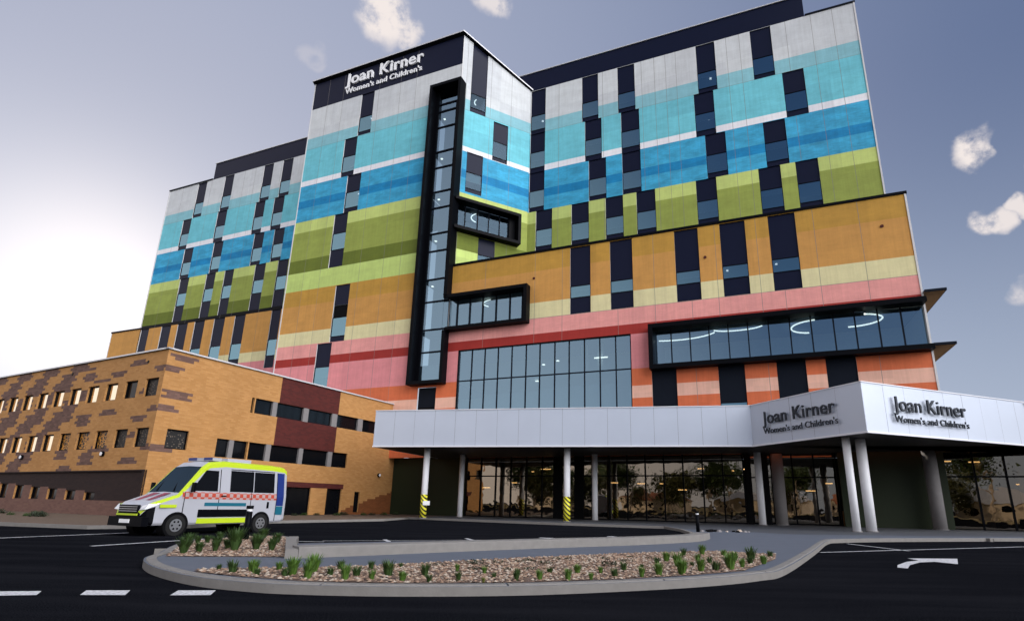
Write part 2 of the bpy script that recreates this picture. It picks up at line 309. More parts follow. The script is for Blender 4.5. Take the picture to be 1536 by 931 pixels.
for w in WT:
    if w[4] in 'galbop': window(hosp, f0, w[0], w[1], w[5], lights=([(w[1] - .5, w[5][1][0] - .25, .8, .1), (w[1] - .35, w[5][1][0] - .3, .3, .1)] if w[0] < -30 and w[4] != 'p' and len(w[5]) > 3 and w[4] != 'a' and w[4] != 'l' else ([(w[0] + .35, 20.2, .7, .08)] if w[4] == 'o' and w[0] > -20 else ())))
    elif w[4] == 'k': window(hosp, f0, w[0], w[1], w[5], panelm='dark')
mb = MB(); mb.rect(f0, -30.0, -27.95, 10.0, 11.9, M['dark'], .2); mb.rect(f0, -30.0, -27.95, 7.5, 10.0, M['blackm'], .2); mb.build('louvre_panel', hosp)
# tower roof: slopes down toward the back on the side; parapet trim
fs, SL, sd, sn = seg_frame((DX * -27.34 + DN * W0)[:2], (DX * -21.82 + DN * W2)[:2])
top = lambda s: 53.1 + (49.0 - 53.1) * s / SL
mb = MB()
pf = [f0(-49.2, 53.02, -.35), f0(-27.3, 53.02, -.35), fs(SL, 49.05, -.1), f2(-49.2, 49.05, 8)]
for dz, mt in ((0, M['black']), (.12, M['cap'])):
    pass
q = [f0(-49.25, 53.0, -.4), f0(-27.2, 53.0, -.4), fs(SL + .3, 48.95, -.25), f2(-49.25, 48.95, .3)]
hh = Vector((0, 0, .16)); mb.poly(q, M['black'], True); mb.poly([p + hh for p in q], M['cap'])
for i in range(4): j = (i + 1) % 4; mb.poly([q[i], q[j], q[j] + hh, q[i] + hh], M['cap'] if i < 2 else M['navy'])
mb.build('roof', hosp)
# tower side wall (faces the inner corner)
SB = [(60, M['grey']), (44.5, M['aqua1']), (43.1, M['aqua']), (38.5, M['white']), (37.9, M['blue']), (35.7, M['blued']), (34.7, M['blue']), (32.87, M['lime1']), (31.4, M['lime']), (28.0, M['olive']), (26.35, M['pale'])]
WS = [(1.16, 3.05, 43.1, 60, 'g', [(60, 'd'), (45.6, 'g'), (43.7, 'd'), (43.1, None)]), (4.08, 5.9, 37.95, 42.95, 'a', [(42.95, 'd'), (40.5, 'g'), (38.45, 'd'), (37.95, None)]),
      (1.15, 3.02, 33.1, 37.95, 'b', [(37.95, 'd'), (35.6, 'g'), (33.6, 'd'), (33.1, None)]), (.1, 7.3, 28.4, 31.6, 'x', None), (2.95, 4.85, 24.2, 28.2, 'l', [(28.2, 'd'), (26.35, 'g'), (24.2, None)])]
mb = MB(); facade(mb, fs, 0, SL, 24.3, 53.1, SB, WS, uj=(3.6, 6.2, .6), zj=(43.12,), topf=top)
mb.poly([fs(-.03, 24.3, -.03), fs(.06, 24.3, -.03), fs(.06, 53.0, -.03), fs(-.03, 53.0, -.03)], M['edge']); mb.build('wall', hosp)
def arc(mb, fr, uc, oc, z, ru, ro, a0, a1, mat, r=.05, n=18):
    mb.tube([fr(uc + ru * math.cos(R(a0 + (a1 - a0) * i / n)), z, oc + ro * math.sin(R(a0 + (a1 - a0) * i / n))) for i in range(n + 1)], r, mat, 6)
for w in WS:
    if w[5]:
        ww = window(hosp, fs, w[0], w[1], w[5], topf=top if w[4] == 'g' else None, glass='glasslow')
        if w[4] in 'gb':
            m2 = MB(); arc(m2, fs, 3.0, .95, w[5][1][0] - .12, .95, .75, 95, 200, M['ringl'], .055); m2.build('ring_lamp', ww)

def frame_box(name, fr, u0, u1, z0, z1, p, t, back, muls, sides='lrtb', room=3.0, glass='glassb', trans=()):
    """projecting black metal surround with mullioned glazing and a room behind"""
    mb = MB()
    if 't' in sides: mb.box(fr, u0, u1, z1 - t, z1, -p, back, M['black'])
    if 'b' in sides: mb.box(fr, u0, u1, z0, z0 + t, -p, back, M['black'])
    if 'l' in sides: mb.box(fr, u0, u0 + t, z0 + t, z1 - t, -p, back, M['black'])
    if 'r' in sides: mb.box(fr, u1 - t, u1, z0 + t, z1 - t, -p, back, M['black'])
    w = mb.build(name, hosp)
    a = u0 + (t if 'l' in sides else 0); b = u1 - (t if 'r' in sides else 0); c, e = z0 + t, z1 - t
    m = MB()
    for x in muls: m.box(fr, x - .045, x + .045, c, e, back - .12, back + .02, M['dark'])
    for z in trans: m.box(fr, a, b, z - .05, z + .05, back - .11, back + .02, M['dark'])
    if m.f: m.build('mullion', w)
    g = MB(); xs = [a] + [x for x in muls] + [b]
    for x0, x1 in zip(xs, xs[1:]): g.rect(fr, x0, x1, c, e, M[glass], back - .05 + random.uniform(-.004, .004))
    g.build('pane', w)
    r = MB(); q = back + room; i = back + .03
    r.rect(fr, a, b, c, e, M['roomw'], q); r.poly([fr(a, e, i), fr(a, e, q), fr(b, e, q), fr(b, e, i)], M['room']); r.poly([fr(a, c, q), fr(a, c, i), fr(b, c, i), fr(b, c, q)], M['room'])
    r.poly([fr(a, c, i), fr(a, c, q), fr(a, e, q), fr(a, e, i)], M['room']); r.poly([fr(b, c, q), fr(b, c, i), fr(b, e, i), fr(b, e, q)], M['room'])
    r.build('interior', w)
    return w
# the F-shaped surround: stem, lower arm on the front, upper arm on the side wall
mb = MB(); t = .32; p = .85; bk = .3
prof = [(-30.87, 12.08), (-26.9, 12.08), (-26.9, 17.22), (-18.45, 17.22), (-18.45, 20.85), (-26.9, 20.85), (-26.9, 46.35), (-30.87, 46.35)]
mb.box(f0, -30.87, -30.55, 12.4, 46.0, -p, bk, M['black']); mb.box(f0, -30.87, -26.9, 46.0, 46.35, -p, bk, M['black']); mb.box(f0, -30.87, -26.9, 12.08, 12.4, -p, bk, M['black'])
mb.box(f0, -27.2, -26.9, 20.85, 46.0, -p, bk, M['black']); mb.box(f0, -27.2, -26.9, 12.4, 17.22, -p, bk, M['black'])
mb.box(f0, -26.9, -18.45, 20.53, 20.85, -p, bk, M['black']); mb.box(f0, -26.9, -18.45, 17.22, 17.52, -p, bk, M['black']); mb.box(f0, -18.78, -18.45, 17.52, 20.53, -p, bk, M['black'])
fsur = mb.build('feature_surround', hosp)
m = MB()
for z in (44.3, 43.36, 41.29, 38.18, 36.19, 33.24, 31.3, 28.3, 26.3, 23.15, 20.71, 17.76, 15.45): m.box(f0, -30.1, -27.2, z - .06, z + .06, .1, .3, M['dark'])
m.box(f0, -30.55, -30.08, 12.4, 46, .1, .28, M['black']); m.box(f0, -27.95 + .0, -27.2, 21.0, 44.3, .16, .29, M['black'])
for x in (-27.2, -26.25, -24.85, -23.45, -22.02, -20.59, -19.3): m.box(f0, x - .045, x + .045, 17.52, 20.53, .1, .3, M['dark'])
m.build('mullion', fsur)
g = MB(); g.rect(f0, -30.1, -27.9, 12.4, 45.4, M['glassb'], .22); g.rect(f0, -27.9, -18.8, 17.52, 20.53, M['glassb'], .24); g.build('pane', fsur)
r = MB(); r.rect(f0, -30.5, -27.3, 12.4, 46, M['room'], 2.2); r.rect(f0, -27.3, -18.8, 17.5, 20.6, M['room'], 2.2)
for z in (17.7, 23.2, 28.3, 33.2, 38.2, 43.3): r.box(f0, -30.4, -27.4, z - .3, z, .35, 2.1, M['room'])
r.box(f0, -27.2, -18.8, 20.5, 20.6, .35, 2.1, M['roomw']); r.box(f0, -30.4, -27.9, 12.4, 14.2, .5, .55, M['roomw']); r.build('interior', fsur)
l = MB()
for z in (23.1, 28.2, 33.1, 38.1, 43.2): l.box(f0, -29.75, -29.55, z - .5, z - .42, .6, .8, M['lamp'])
arc(l, f0, -22.2, 1.7, 20.3, 1.9, 1.2, 120, 250, M['ringl'], .05); l.build('ceiling_light', fsur)
sa = frame_box('projecting_window', fs, -.05, 7.5, 28.25, 31.85, .85, .33, .3, (1.41, 2.83, 4.09, 5.38, 6.4), 'rtb', 3.0, 'glasslow')
m2 = MB(); arc(m2, fs, 3.9, 1.4, 31.3, 1.3, 1.1, 110, 215, M['ringl'], .06); m2.build('ring_lamp', sa)
m2 = MB(); m2.box(fs, 6.45, 7.15, 28.6, 31.5, .0, .28, M['black']); m2.build('mullion', sa)
# curtain wall
cw = frame_box('curtain_wall', f0, -25.72, -9.15, 7.5, 15.3, .03, .07, .2, [-24.3, -22.94, -21.57, -20.17, -18.76, -17.42, -16.0, -14.66, -13.26, -11.88, -10.49], 'lrtb', 5.0, trans=(12.29,))
m2 = MB(); m2.box(f0, -25.6, -9.2, 12.1, 12.4, .4, 5.1, M['roomw'])
for a, b, z in ((-25.5, -22.9, 10.6), (-22.9, -17.4, 10.9), (-17.4, -16.2, 11.1), (-15.9, -10.7, 11.2)): m2.rect(f0, a, b, 7.6, z, M['roomw'], .45)
for x in (-14.0, -12.5): m2.box(f0, x, x + .5, 12.4, 15.2, 1.6, 2.0, M['roomw'])
m2.build('blind', cw)
m2 = MB()
for (x, z, o_) in ((-17.6, 13.6, 1.4), (-16.4, 14.0, 1.9), (-17.9, 11.9, .6), (-12.6, 14.2, 2.4)): m2.box(f0, x - .12, x + .12, z, z + .06, o_, o_ + .25, M['lamp'])
m2.box(f0, -12.7, -11.5, 13.75, 13.83, 1.2, 1.35, M['lamp']); m2.build('ceiling_light', cw)
# long projecting window box on the right
bx = frame_box('projecting_window', f0, -7.55, 11.78, 11.93, 15.72, .85, .36, .28, (-5.85, -4.35, -2.85, -1.39, .07, 1.57, 3.07, 4.53, 6.03, 7.43, 8.91, 10.35), 'ltb', 5.0)
m2 = MB()
arc(m2, f0, -5.6, .7, 15.15, 3.3, 1.9, 150, 20, M['ringl'], .05); arc(m2, f0, -.7, .5, 15.15, 1.9, .9, 160, 15, M['ringl'], .05)
arc(m2, f0, 5.0, 2.2, 15.15, 1.7, 1.7, 100, 265, M['ringl'], .06); arc(m2, f0, 7.6, 1.7, 15.15, 1.9, 1.5, 95, -75, M['ringl'], .06); m2.build('ring_lamp', bx)
# sun hoods on the right end wall
for z in (16.15, 12.25):
    mb = MB(); mb.box(f0, 11.85, 13.15, z, z + .18, -.4, 9, M['dark']); mb.box(f0, 11.85, 13.08, z - .04, z - .005, -.3, 9, M['soffit']); mb.build('sun_hood', hosp)
# small round vents on the ochre panels
mb = MB()
for u, z in ((-18.9 + .8, 21.6), (-2.75, 21.9 - .6), (10.0, 21.8)): mb.tube([f0(u, z, -.06), f0(u, z, .02)], .12, M['redb'], 10)
mb.build('vent', hosp)
# lettering on the tower
text_obj('sign_lettering', 'Joan Kirner', 2.25, f0(-43.9, 50.93, -.03), DX, -DN, M['letterw'], .1, hosp, .035, 11.3)
text_obj('sign_lettering', "Women's and Children's", 1.05, f0(-43.85, 49.72, -.03), DX, -DN, M['letterw'], .06, hosp, .012, 11.1)
# ground floor glazing below the canopy
fg = F0(44.3); gf = MB(); gm = MB()
gu = [-24.6 + 1.47 * i for i in range(17)]
for a, b in zip(gu, gu[1:]): gf.rect(fg, a, b, .2, 5.3, M['glassg'], random.uniform(-.004, .004))
for i, u in enumerate(gu):
    gm.box(fg, u - .05, u + .05, .13, 5.3, -.1, .05, M['black'])
for u in (-16.2, -14.3, -.1): gm.box(fg, u, u + .75, .13, 5.3, -.15, .1, M['blackm'])
gm.box(fg, gu[0], gu[-1], .13, .22, -.12, .06, M['black']); gm.box(fg, gu[0], gu[-1], 3.55, 3.65, -.08, .05, M['black'])
gw = gm.build('shopfront_glazing', hosp); gf.build('pane', gw)
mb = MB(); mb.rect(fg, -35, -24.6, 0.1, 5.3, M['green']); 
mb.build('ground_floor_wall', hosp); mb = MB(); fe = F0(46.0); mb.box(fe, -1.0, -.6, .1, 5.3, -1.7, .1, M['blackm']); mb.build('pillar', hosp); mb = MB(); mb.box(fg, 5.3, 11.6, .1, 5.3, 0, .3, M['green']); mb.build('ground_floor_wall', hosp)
gf = MB(); gm = MB(); gu = [-.6 + 1.48 * i for i in range(5)]
for a, b in zip(gu, gu[1:]): gf.rect(fe, a, b, .2, 5.3, M['glassg'])
for u in gu: gm.box(fe, u - .05, u + .05, .13, 5.3, -.08, .05, M['black'])
gm.box(fe, -.6, 5.3, 3.5, 3.6, -.08, .05, M['black']); gm.box(fe, gu[0], gu[-1], .13, .22, -.12, .06, M['black']); gw = gm.build('entrance_glazing', hosp); gf.build('pane', gw)
fh = F0(45.2); gf = MB(); gm = MB(); gu = [11.7 + 1.7 * i for i in range(14)]
for a, b in zip(gu, gu[1:]): gf.rect(fh, a, b, .2, 5.3, M['glassg'])
for u in gu: gm.box(fh, u - .05, u + .05, .13, 5.3, -.08, .05, M['black'])
gm.box(fh, gu[0], gu[-1], 3.5, 3.6, -.08, .05, M['black']); gm.box(fh, gu[0], gu[-1], 5.3, 8.0, -.1, 12, M['dark']); gw = gm.build('shopfront_glazing', hosp); gf.build('pane', gw)
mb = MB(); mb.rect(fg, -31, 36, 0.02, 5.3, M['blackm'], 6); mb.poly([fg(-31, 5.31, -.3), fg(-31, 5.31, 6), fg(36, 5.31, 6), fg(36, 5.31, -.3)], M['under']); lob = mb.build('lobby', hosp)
mb = MB()
for i in range(26):
    u_ = -23.5 + 1.9 * i + random.uniform(-.6, .6); q_ = random.uniform(.8, 4.5); z_ = random.choice((2.6, 3.1, 4.2, 4.7)); mb.box(fg, u_, u_ + random.uniform(.12, .9), z_, z_ + .07, q_, q_ + .12, M['warml'])
mb.build('ceiling_light', lob)
mb = MB()
for i in range(16): u_ = -23 + 2.2 * i; mb.box(fg, u_, u_ + random.uniform(.4, 1.6), .1, random.uniform(.8, 2.6), 3.5, 4.4, random.choice((M['room'], M['soffit'], M['colg'])))
mb.build('furniture', lob)

# ================================================================== CANOPY
cA, cB, cC, cD = Vector((-12.15, 40.54, 0)), Vector((14.07, 35.59, 0)), Vector((17.02, 28.0, 0)), Vector((28.98, 32.47, 0))
dCD = (cD - cC).normalized(); cE = cD + dCD * 14
can = empty('entrance_canopy', cC + Vector((-2, 6, 0)), A0); tag(can, 'long silver panelled entrance canopy with a pointed corner on slim white columns', 'canopy')
ZS, ZT = 5.12, 7.85
mb = MB()
for a, b in ((cA, cB), (cB, cC), (cC, cE)):
    fr, L, dd, nn = seg_frame(a, b); n = max(1, round(L / 1.55))
    for i in range(n):
        x0, x1 = L * i / n, L * (i + 1) / n
        mb.rect(fr, x0 + (.006 if i else 0), x1 - (.006 if i < n - 1 else 0), ZS + .1, ZT - .05, M['silver'], random.uniform(-.004, .004))
    mb.rect(fr, 0, L, ZS + .1, ZT - .05, M['letter'], .03)
fas = mb.build('fascia', can)
mb = MB()
for a, b in ((cA, cB), (cB, cC), (cC, cE)):
    fr, L, dd, nn = seg_frame(a, b); mb.box(fr, -.02, L + .02, ZS, ZS + .1, -.05, .1, M['silverb']); mb.box(fr, -.02, L + .02, ZT - .05, ZT, -.04, .1, M['silverb'])
mb.build('trim', can)
bA = DX * -27.3 + DN * 43.45; bE = DX * 34 + DN * 45.1
poly = [cA, cB, cC, cE, bE, DX * 11.7 + DN * 43.45, bA]
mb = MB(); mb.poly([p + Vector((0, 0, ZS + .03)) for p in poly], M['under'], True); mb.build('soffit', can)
mb = MB(); mb.poly([p + Vector((0, 0, ZT - .15)) for p in poly], M['roof']); fr, L, dd, nn = seg_frame(cC, cE)
mb.box(fr, 4.5, L, ZT - .1, ZT + .55, 2.2, 2.4, M['dark']); mb.box(fr, 4.4, L, ZT + .55, ZT + .62, 2.1, 2.5, M['cap'])
fr, L, dd, nn = seg_frame(bA, cA); mb.box(fr, 0, L, ZS, ZT, 0, .1, M['silver']); mb.build('roof', can)
def stripes():
    m, nt, b = new_mat('yellow black hazard stripe'); tc = nd(nt, 'ShaderNodeTexCoord'); sp = nd(nt, 'ShaderNodeSeparateXYZ'); nt.links.new(tc.outputs['Object'], sp.inputs[0])
    a = nd(nt, 'ShaderNodeMath', operation='ADD'); nt.links.new(sp.outputs['X'], a.inputs[0]); nt.links.new(sp.outputs['Z'], a.inputs[1])
    d_ = nd(nt, 'ShaderNodeMath', operation='MULTIPLY'); d_.inputs[1].default_value = 3.4; nt.links.new(a.outputs[0], d_.inputs[0])
    f_ = nd(nt, 'ShaderNodeMath', operation='FRACT'); nt.links.new(d_.outputs[0], f_.inputs[0])
    g_ = nd(nt, 'ShaderNodeMath', operation='GREATER_THAN'); g_.inputs[1].default_value = .45; nt.links.new(f_.outputs[0], g_.inputs[0])
    nt.links.new(mix(nt, g_.outputs[0], (.01, .01, .01), (.8, .75, .05)), b.inputs['Base Color']); b.inputs['Roughness'].default_value = .5; return m
hz = stripes()
COLS = [((-8.25, 41.3), .23, 'colm', 1), ((-6.2, 46.0), .22, 'colm', 0), ((2.15, 39.3), .23, 'colm', 1), ((4.55, 43.5), .22, 'colm', 0), ((15.83, 39.5), .24, 'colm', 0), ((17.75, 40.8), .42, 'colg', 0),
        ((17.15, 30.3), .2, 'colm', 0), ((18.3, 30.9), .26, 'colm', 0), ((26.0, 36.4), .4, 'colg', 0), ((31.8, 39.6), .32, 'colg', 0), ((33.4, 38.0), .3, 'colm', 0)]
for (x, y), r_, mt, st in COLS:
    mb = MB(); mb.tube([(x, y, .1), (x, y, 2.5), (x, y, ZS + .05)], r_, M[mt], 20); c = mb.build('column', can, smooth=True)
    b_ = MB(); b_.tube([(x, y, .1), (x, y, .17)], r_ + .06, M['colg'], 16); b_.build('base_plate', c)
    if st: m2 = MB(); m2.tube([(x, y, .13), (x, y, 1.8)], r_ + .012, hz, 20); m2.build('protective_sleeve', c, smooth=True)
for (a, b, s0, kk, lab) in ((cB, cC, -26.9 + 28.08, 1, 0), (cC, cE, 27.75 - 25.745, 1, 0)):
    fr, L, dd, nn = seg_frame(a, b)
    wd = 5.35 if a is cB else 5.75
    for txt, sz, z, w_, e_ in (('Joan Kirner', 1.12, 6.42, wd, .09), ("Women's and Children's", .52, 5.8, wd + .1, .06)):
        text_obj('sign_lettering', txt, sz, fr(s0, z, -.12), dd, -nn, M['letter'], e_ * .5, can, .004 if sz > 1 else .001, w_)
# sign plate on the first column
mb = MB(); fr = F0(36.0)
sg_ = Vector((-8.0, 41.0, 1.3)); mb.abox(-8.3 + .05, -7.75, 41.0 - .02, 41.02, 1.05, 1.35, M['letterw']); o_ = mb.build('notice_plate', None, (-8.0, 41.0, 1.2)); tag(o_, 'small white notice plate fixed to the left striped canopy column', 'notice plate')

# ================================================================== BRICK BUILDING
XR, YF, YE = -35.99, 19.53, 43.04
brk = empty('brick_building', BX * XR + BN * YF, B0); tag(brk, 'low flat-roofed tan brick building with dark serrated brick patches and a red brown band', 'brick building')
fl = lambda u, z, o=0.0: BX * u + BN * (YF + o) + Vector((0, 0, z))          # road front
frr = lambda s, z, o=0.0: BX * (XR - o) + BN * s + Vector((0, 0, z))         # forecourt side
def brickwall(mb, fr, u0, u1, levels, wins, patches, basef, step=.2, tooth=.16, ucuts=()):
    zs = []
    lv = cuts(levels, [w[2] for w in wins], [w[3] for w in wins])
    for a, b in zip(lv, lv[1:]):
        n = max(1, round((b - a) / step)); zs += [a + (b - a) * i / n for i in range(n)]
    zs.append(lv[-1])
    for k, (a, b) in enumerate(zip(zs, zs[1:])):
        zc = (a + b) / 2
        pts = [u0, u1] + list(ucuts); ps = []
        for p in patches:
            if p[2] < zc < p[3]: sh = tooth if k % 2 else -tooth; q = (p[0] + sh * p[5], p[1] + sh * p[6], p[4]); ps.append(q); pts += [q[0], q[1]]
        ws = [w for w in wins if w[2] < zc < w[3]]
        for w in ws: pts += [w[0], w[1]]
        pts = [x for x in cuts(pts) if u0 <= x <= u1]
        for c, e in zip(pts, pts[1:]):
            uc = (c + e) / 2
            if any(w[0] < uc < w[1] for w in ws): continue
            mt = basef(uc, zc)
            for q in ps:
                if q[0] < uc < q[1]: mt = q[2]
            mb.rect(fr, c, e, a, b, mt)
    for w in wins:
        a, b, c, e = w[:4]; r = .25
        mb.poly([fr(a, c), fr(a, c, r), fr(a, e, r), fr(a, e)], M['tan']); mb.poly([fr(b, c, r), fr(b, c), fr(b, e), fr(b, e, r)], M['tan'])
        mb.poly([fr(a, c, r), fr(a, c), fr(b, c), fr(b, c, r)], M['tan']); mb.poly([fr(a, e), fr(a, e, r), fr(b, e, r), fr(b, e)], M['tan'])
w1 = [(-37.85 - 2.28 * i, -36.45 - 2.28 * i + (.0), 7.44, 8.6) for i in range(24)]
w2 = [(-37.85 - 2.28 * i, -36.45 - 2.28 * i, 4.25, 5.43) for i in range(24)]
slots = [(-41.2 - 2.36 * i - 1.25, -41.2 - 2.36 * i, 1.0, 1.5 + .11 * i if i < 6 else 2.15) for i in range(20)]
br = M['brown']; P = []
for (a, b, c, e) in ((-39.9, -38.2, 9.6, 10.05), (-42.0, -40.4, 9.0, 9.45), (-44.0, -42.2, 8.75, 9.1), (-46.0, -44.1, 9.75, 10.1), (-45.6, -44.0, 8.9, 9.6), (-37.05, XR, 8.95, 9.4), (-38.2, -37.7, 7.6, 8.0),
                     (-42.4, -40.6, 6.45, 6.85), (-38.6, -37.1, 5.75, 6.15), (-45.3, -43.6, 5.75, 6.55), (-36.95, XR, 6.4, 6.85), (-38.6, -37.6, 4.9, 5.2), (-36.85, XR, 4.05, 4.5), (-42.8, -40.6, 3.95, 4.5), (-44.6, -43.3, 4.6, 5.5),
                     (-43.8, -42.2, 3.2, 4.0), (-39.0, -37.2, 3.3, 3.7), (-46.3, -44.6, 2.8, 3.3), (-47.0, -45.6, 3.6, 4.3)): P.append((a, b, c, e, br, 1, -1))
for k in range(0, 12):                                            # diagonal chains further along the front
    ub = -48.6 - 4.0 * k - 5.0
    for j in range(11):
        if k == 0 and j > 7: continue
        w_ = 1.9 + .35 * ((j * 7 + k * 3) % 3)
        P.append((ub + 1.0 * j, ub + 1.0 * j + w_, 2.82 + .7 * j, min(10.4, 2.82 + .7 * j + .75), br, 1, -1))
mb = MB()
brickwall(mb, fl, -95, XR, [2.8, 10.4], w1 + w2, P, lambda u, z: M['tan'])

PR = [(YF + .3, YF + 1.85, 9.75, 10.15, br, 1, -1), (YF + .2, YF + 1.85, 7.35, 7.8, br, 1, -1), (YF, YF + 1.05, 8.95, 9.4, br, 0, -1), (YF, YF + 1.15, 6.4, 6.85, br, 0, -1), (YF, YF + 1.2, 4.05, 4.5, br, 0, -1)]
WRF = [(25.8, 39.5, 7.3, 8.4), (23.68, 35.58, 3.97, 5.2), (20.36, 21.73, 4.21, 5.43), (24.0, 32.1, 0.0, 2.2), (33.75, 35.35, 0.0, 2.2), (36.87, 37.5, .3, 2.03)]
def rbase(s, z):
    if 28.1 < s < 34.05 and z > 4.6: return M['redb']
    if 23 < s < 35.5 and 2.2 < z < 2.6: return M['redb']
    if s > 35.5 and z < .5 + (s - 35.5) * .27: return M['rbrown']
    return M['tan']
mw = MB(); brickwall(mw, fl, -95, XR, [2.8, 10.4], w1 + w2, [p for p in P if p[0] < XR - .3], lambda u, z: M['tan'])
brickwall(mw, frr, YF, YE, [0, 2.2, 2.6, 10.4], WRF, PR, rbase, ucuts=[23, 28.1, 34.05] + [35.5 + .5 * i for i in range(16)])
mw.box(fl, XR - 59, XR - .02, .0, 10.35, 6.5, 6.6, M['tan']); mw.build('wall', brk)
mbb = MB(); brickwall(mbb, lambda u, z, o=0.0: fl(u, z, o + .12), -95, XR, [0, 2.8], slots, [], lambda u, z: M['base'] if z > 1.02 and not any(s_[1] < u < s_[1] + 1.11 and z < s_[3] + .05 for s_ in slots) else M['pier'], ucuts=[q for s_ in slots for q in (s_[0], s_[1])])
mbb.box(fl, -95, XR, 2.78, 2.86, -.01, .12, M['base']); mbb.box(frr, YF, YF + .13, 0, 2.8, 0, .3, M['base']); mbb.build('wall', brk)
mb = MB(); mb.poly([fl(-95, 10.4, -.1), fl(XR + .1, 10.4, -.1), BX * (XR + .1) + BN * YE + Vector((0, 0, 10.4)), BX * -95 + BN * YE + Vector((0, 0, 10.4))], M['roof'])
mb.box(fl, -95, XR + .12, 10.4, 10.5, -.12, .2, M['cap']); mb.box(frr, YF - .12, 41, 10.4, 10.5, -.12, .2, M['cap'])
mb.box(fl, -95, XR - 6.9, 10.5, 10.85, 2.5, 3, M['dark']); mb.build('roof', brk)
scr = new_mat('perforated screen'); m_, nt_, b_ = scr
vo = nd(nt_, 'ShaderNodeTexVoronoi'); vo.inputs['Scale'].default_value = 7; nt_.links.new(coords(nt_, (1, 1, 1)), vo.inputs['Vector'])
nt_.links.new(mix(nt_, ramp(nt_, vo.outputs['Distance'], .22, .3), (.16, .13, .1), (.004, .004, .004)), b_.inputs['Base Color']); b_.inputs['Roughness'].default_value = .6; M['screen'] = m_
scr = new_mat('warm lattice screen'); m_, nt_, b_ = scr
vo = nd(nt_, 'ShaderNodeTexVoronoi', feature='DISTANCE_TO_EDGE'); vo.inputs['Scale'].default_value = 4.5; nt_.links.new(coords(nt_, (1, 1, 1)), vo.inputs['Vector'])
nt_.links.new(mix(nt_, ramp(nt_, vo.outputs['Distance'], .06, .1), lin((205, 140, 50)), (.01, .007, .004)), b_.inputs['Base Color']); M['lattice'] = m_
def bwin(fr, a, b, c, e, kind, posts=()):
    mb = MB(); t = .06
    for (p, q, r_, s_) in ((a, a + t, c, e), (b - t, b, c, e), (a + t, b - t, c, c + t), (a + t, b - t, e - t, e)): mb.box(fr, p, q, r_, s_, .12, .24, M['black'])
    for (p, q) in posts: mb.box(fr, p, q, c, e, .02, .24, M['colg'])
    w = mb.build('window', brk); g = MB(); g.rect(fr, a + t, b - t, c + t, e - t, M[kind], .2)
    g.build('pane' if kind in ('glassl', 'dglass', 'glass') else 'screen', w); return w
for i, w in enumerate(w1): bwin(fl, *w, kind='screen' if i == 0 else ('dglass' if i == 1 else 'glassl'))
for i, w in enumerate(w2): bwin(fl, *w, kind='screen' if i < 2 else ('lattice' if i < 5 else 'glassl'))
for w in slots: bwin(lambda u, z, o=0.0: fl(u, z, o + .12), *w, kind='dglass')
bwin(frr, *WRF[0], kind='dglass', posts=[(27.6, 28.0), (30.46, 30.96), (33.43, 34.0), (36.45, 37.04)])
bwin(frr, *WRF[1], kind='dglass', posts=[(24.6, 24.95), (27.53, 27.95), (30.5, 30.9), (33.45, 33.9)])
bwin(frr, *WRF[2], kind='screen'); bwin(frr, *WRF[5], kind='dglass')
bwin(frr, *WRF[3], kind='dglass'); bwin(frr, *WRF[4], kind='dglass')
mb = MB()
for fr, u, z in ((fl, -40.96, 3.9), (fl, -51.6, 3.9), (frr, 39.67, 3.6)): mb.tube([fr(u, z, -.14), fr(u, z, .0)], .17, M['black'], 14); mb.tube([fr(u, z, -.17), fr(u, z, -.13)], .12, M['letterw'], 14)
mb.build('wall_lamp', brk)
# vent dots on the brick
mb = MB()
for u, z in ((-38.0, 9.75), (-47.3, 9.75)): mb.tube([fl(u, z, -.03), fl(u, z, .05)], .1, M['black'], 8)
mb.build('vent', brk)

# ================================================================== GROUND
def asphalt():
    m, nt, b = new_mat('asphalt'); v = coords(nt, (1, 1, 1))
    big = noise(nt, v, .25, 5); fine = noise(nt, v, 60, 2)
    c = mix(nt, ramp(nt, big, .3, .7), (.0026, .003, .0045), (.0045, .005, .007)); c = mix(nt, ramp(nt, noise(nt, coords(nt, (.15, 1.2, 1)), 1.1, 4), .42, .7), c, (.010, .0105, .013)); c = mix(nt, ramp(nt, fine, .45, .75), c, (.022, .023, .027))
    nt.links.new(c, b.inputs['Base Color']); b.inputs['Roughness'].default_value = .95; b.inputs['Specular IOR Level'].default_value = .0; bump(nt, b, fine, .5, .006); return m
def line_paint():
    m, nt, b = new_mat('road paint'); f = noise(nt, coords(nt, (1, 1, 1)), 22, 4)
    nt.links.new(mix(nt, ramp(nt, f, .3, .55), (.22, .22, .23), (.62, .62, .64)), b.inputs['Base Color']); b.inputs['Roughness'].default_value = .7; return m
AS, PT = asphalt(), line_paint()
PATH = plain('path concrete', (.10, .115, .145), .75, .12, 1.5, bmp=.3); PATH2 = plain('forecourt paving', (.07, .075, .085), .7, .15, .8, bmp=.2)
GRAV = plain('gravel bed soil', (.17, .12, .095), .9, .35, 30, bmp=.6); SOIL = plain('mulch', (.12, .085, .06), .9, .4, 12, bmp=.6)
def sheet(name, pts, z, mat, label=None, kind='structure'):
    mb = MB(); mb.poly([(p[0], p[1], z) for p in pts], mat); o = mb.build(name, None, (0, 0, z)); tag(o, kind=kind); return o
mb = MB(); mb.abox(-900, 900, -900, 900, -.5, 0, AS); tag(mb.build('road', None, (0, 0, 0)), kind='structure')
def slab(name, pts, z, mat): mb = MB(); mb.prism(pts, -.05, z, mat, M['concrete'], bottom=False); o = mb.build(name, None, (0, 0, 0)); return tag(o, kind='structure')
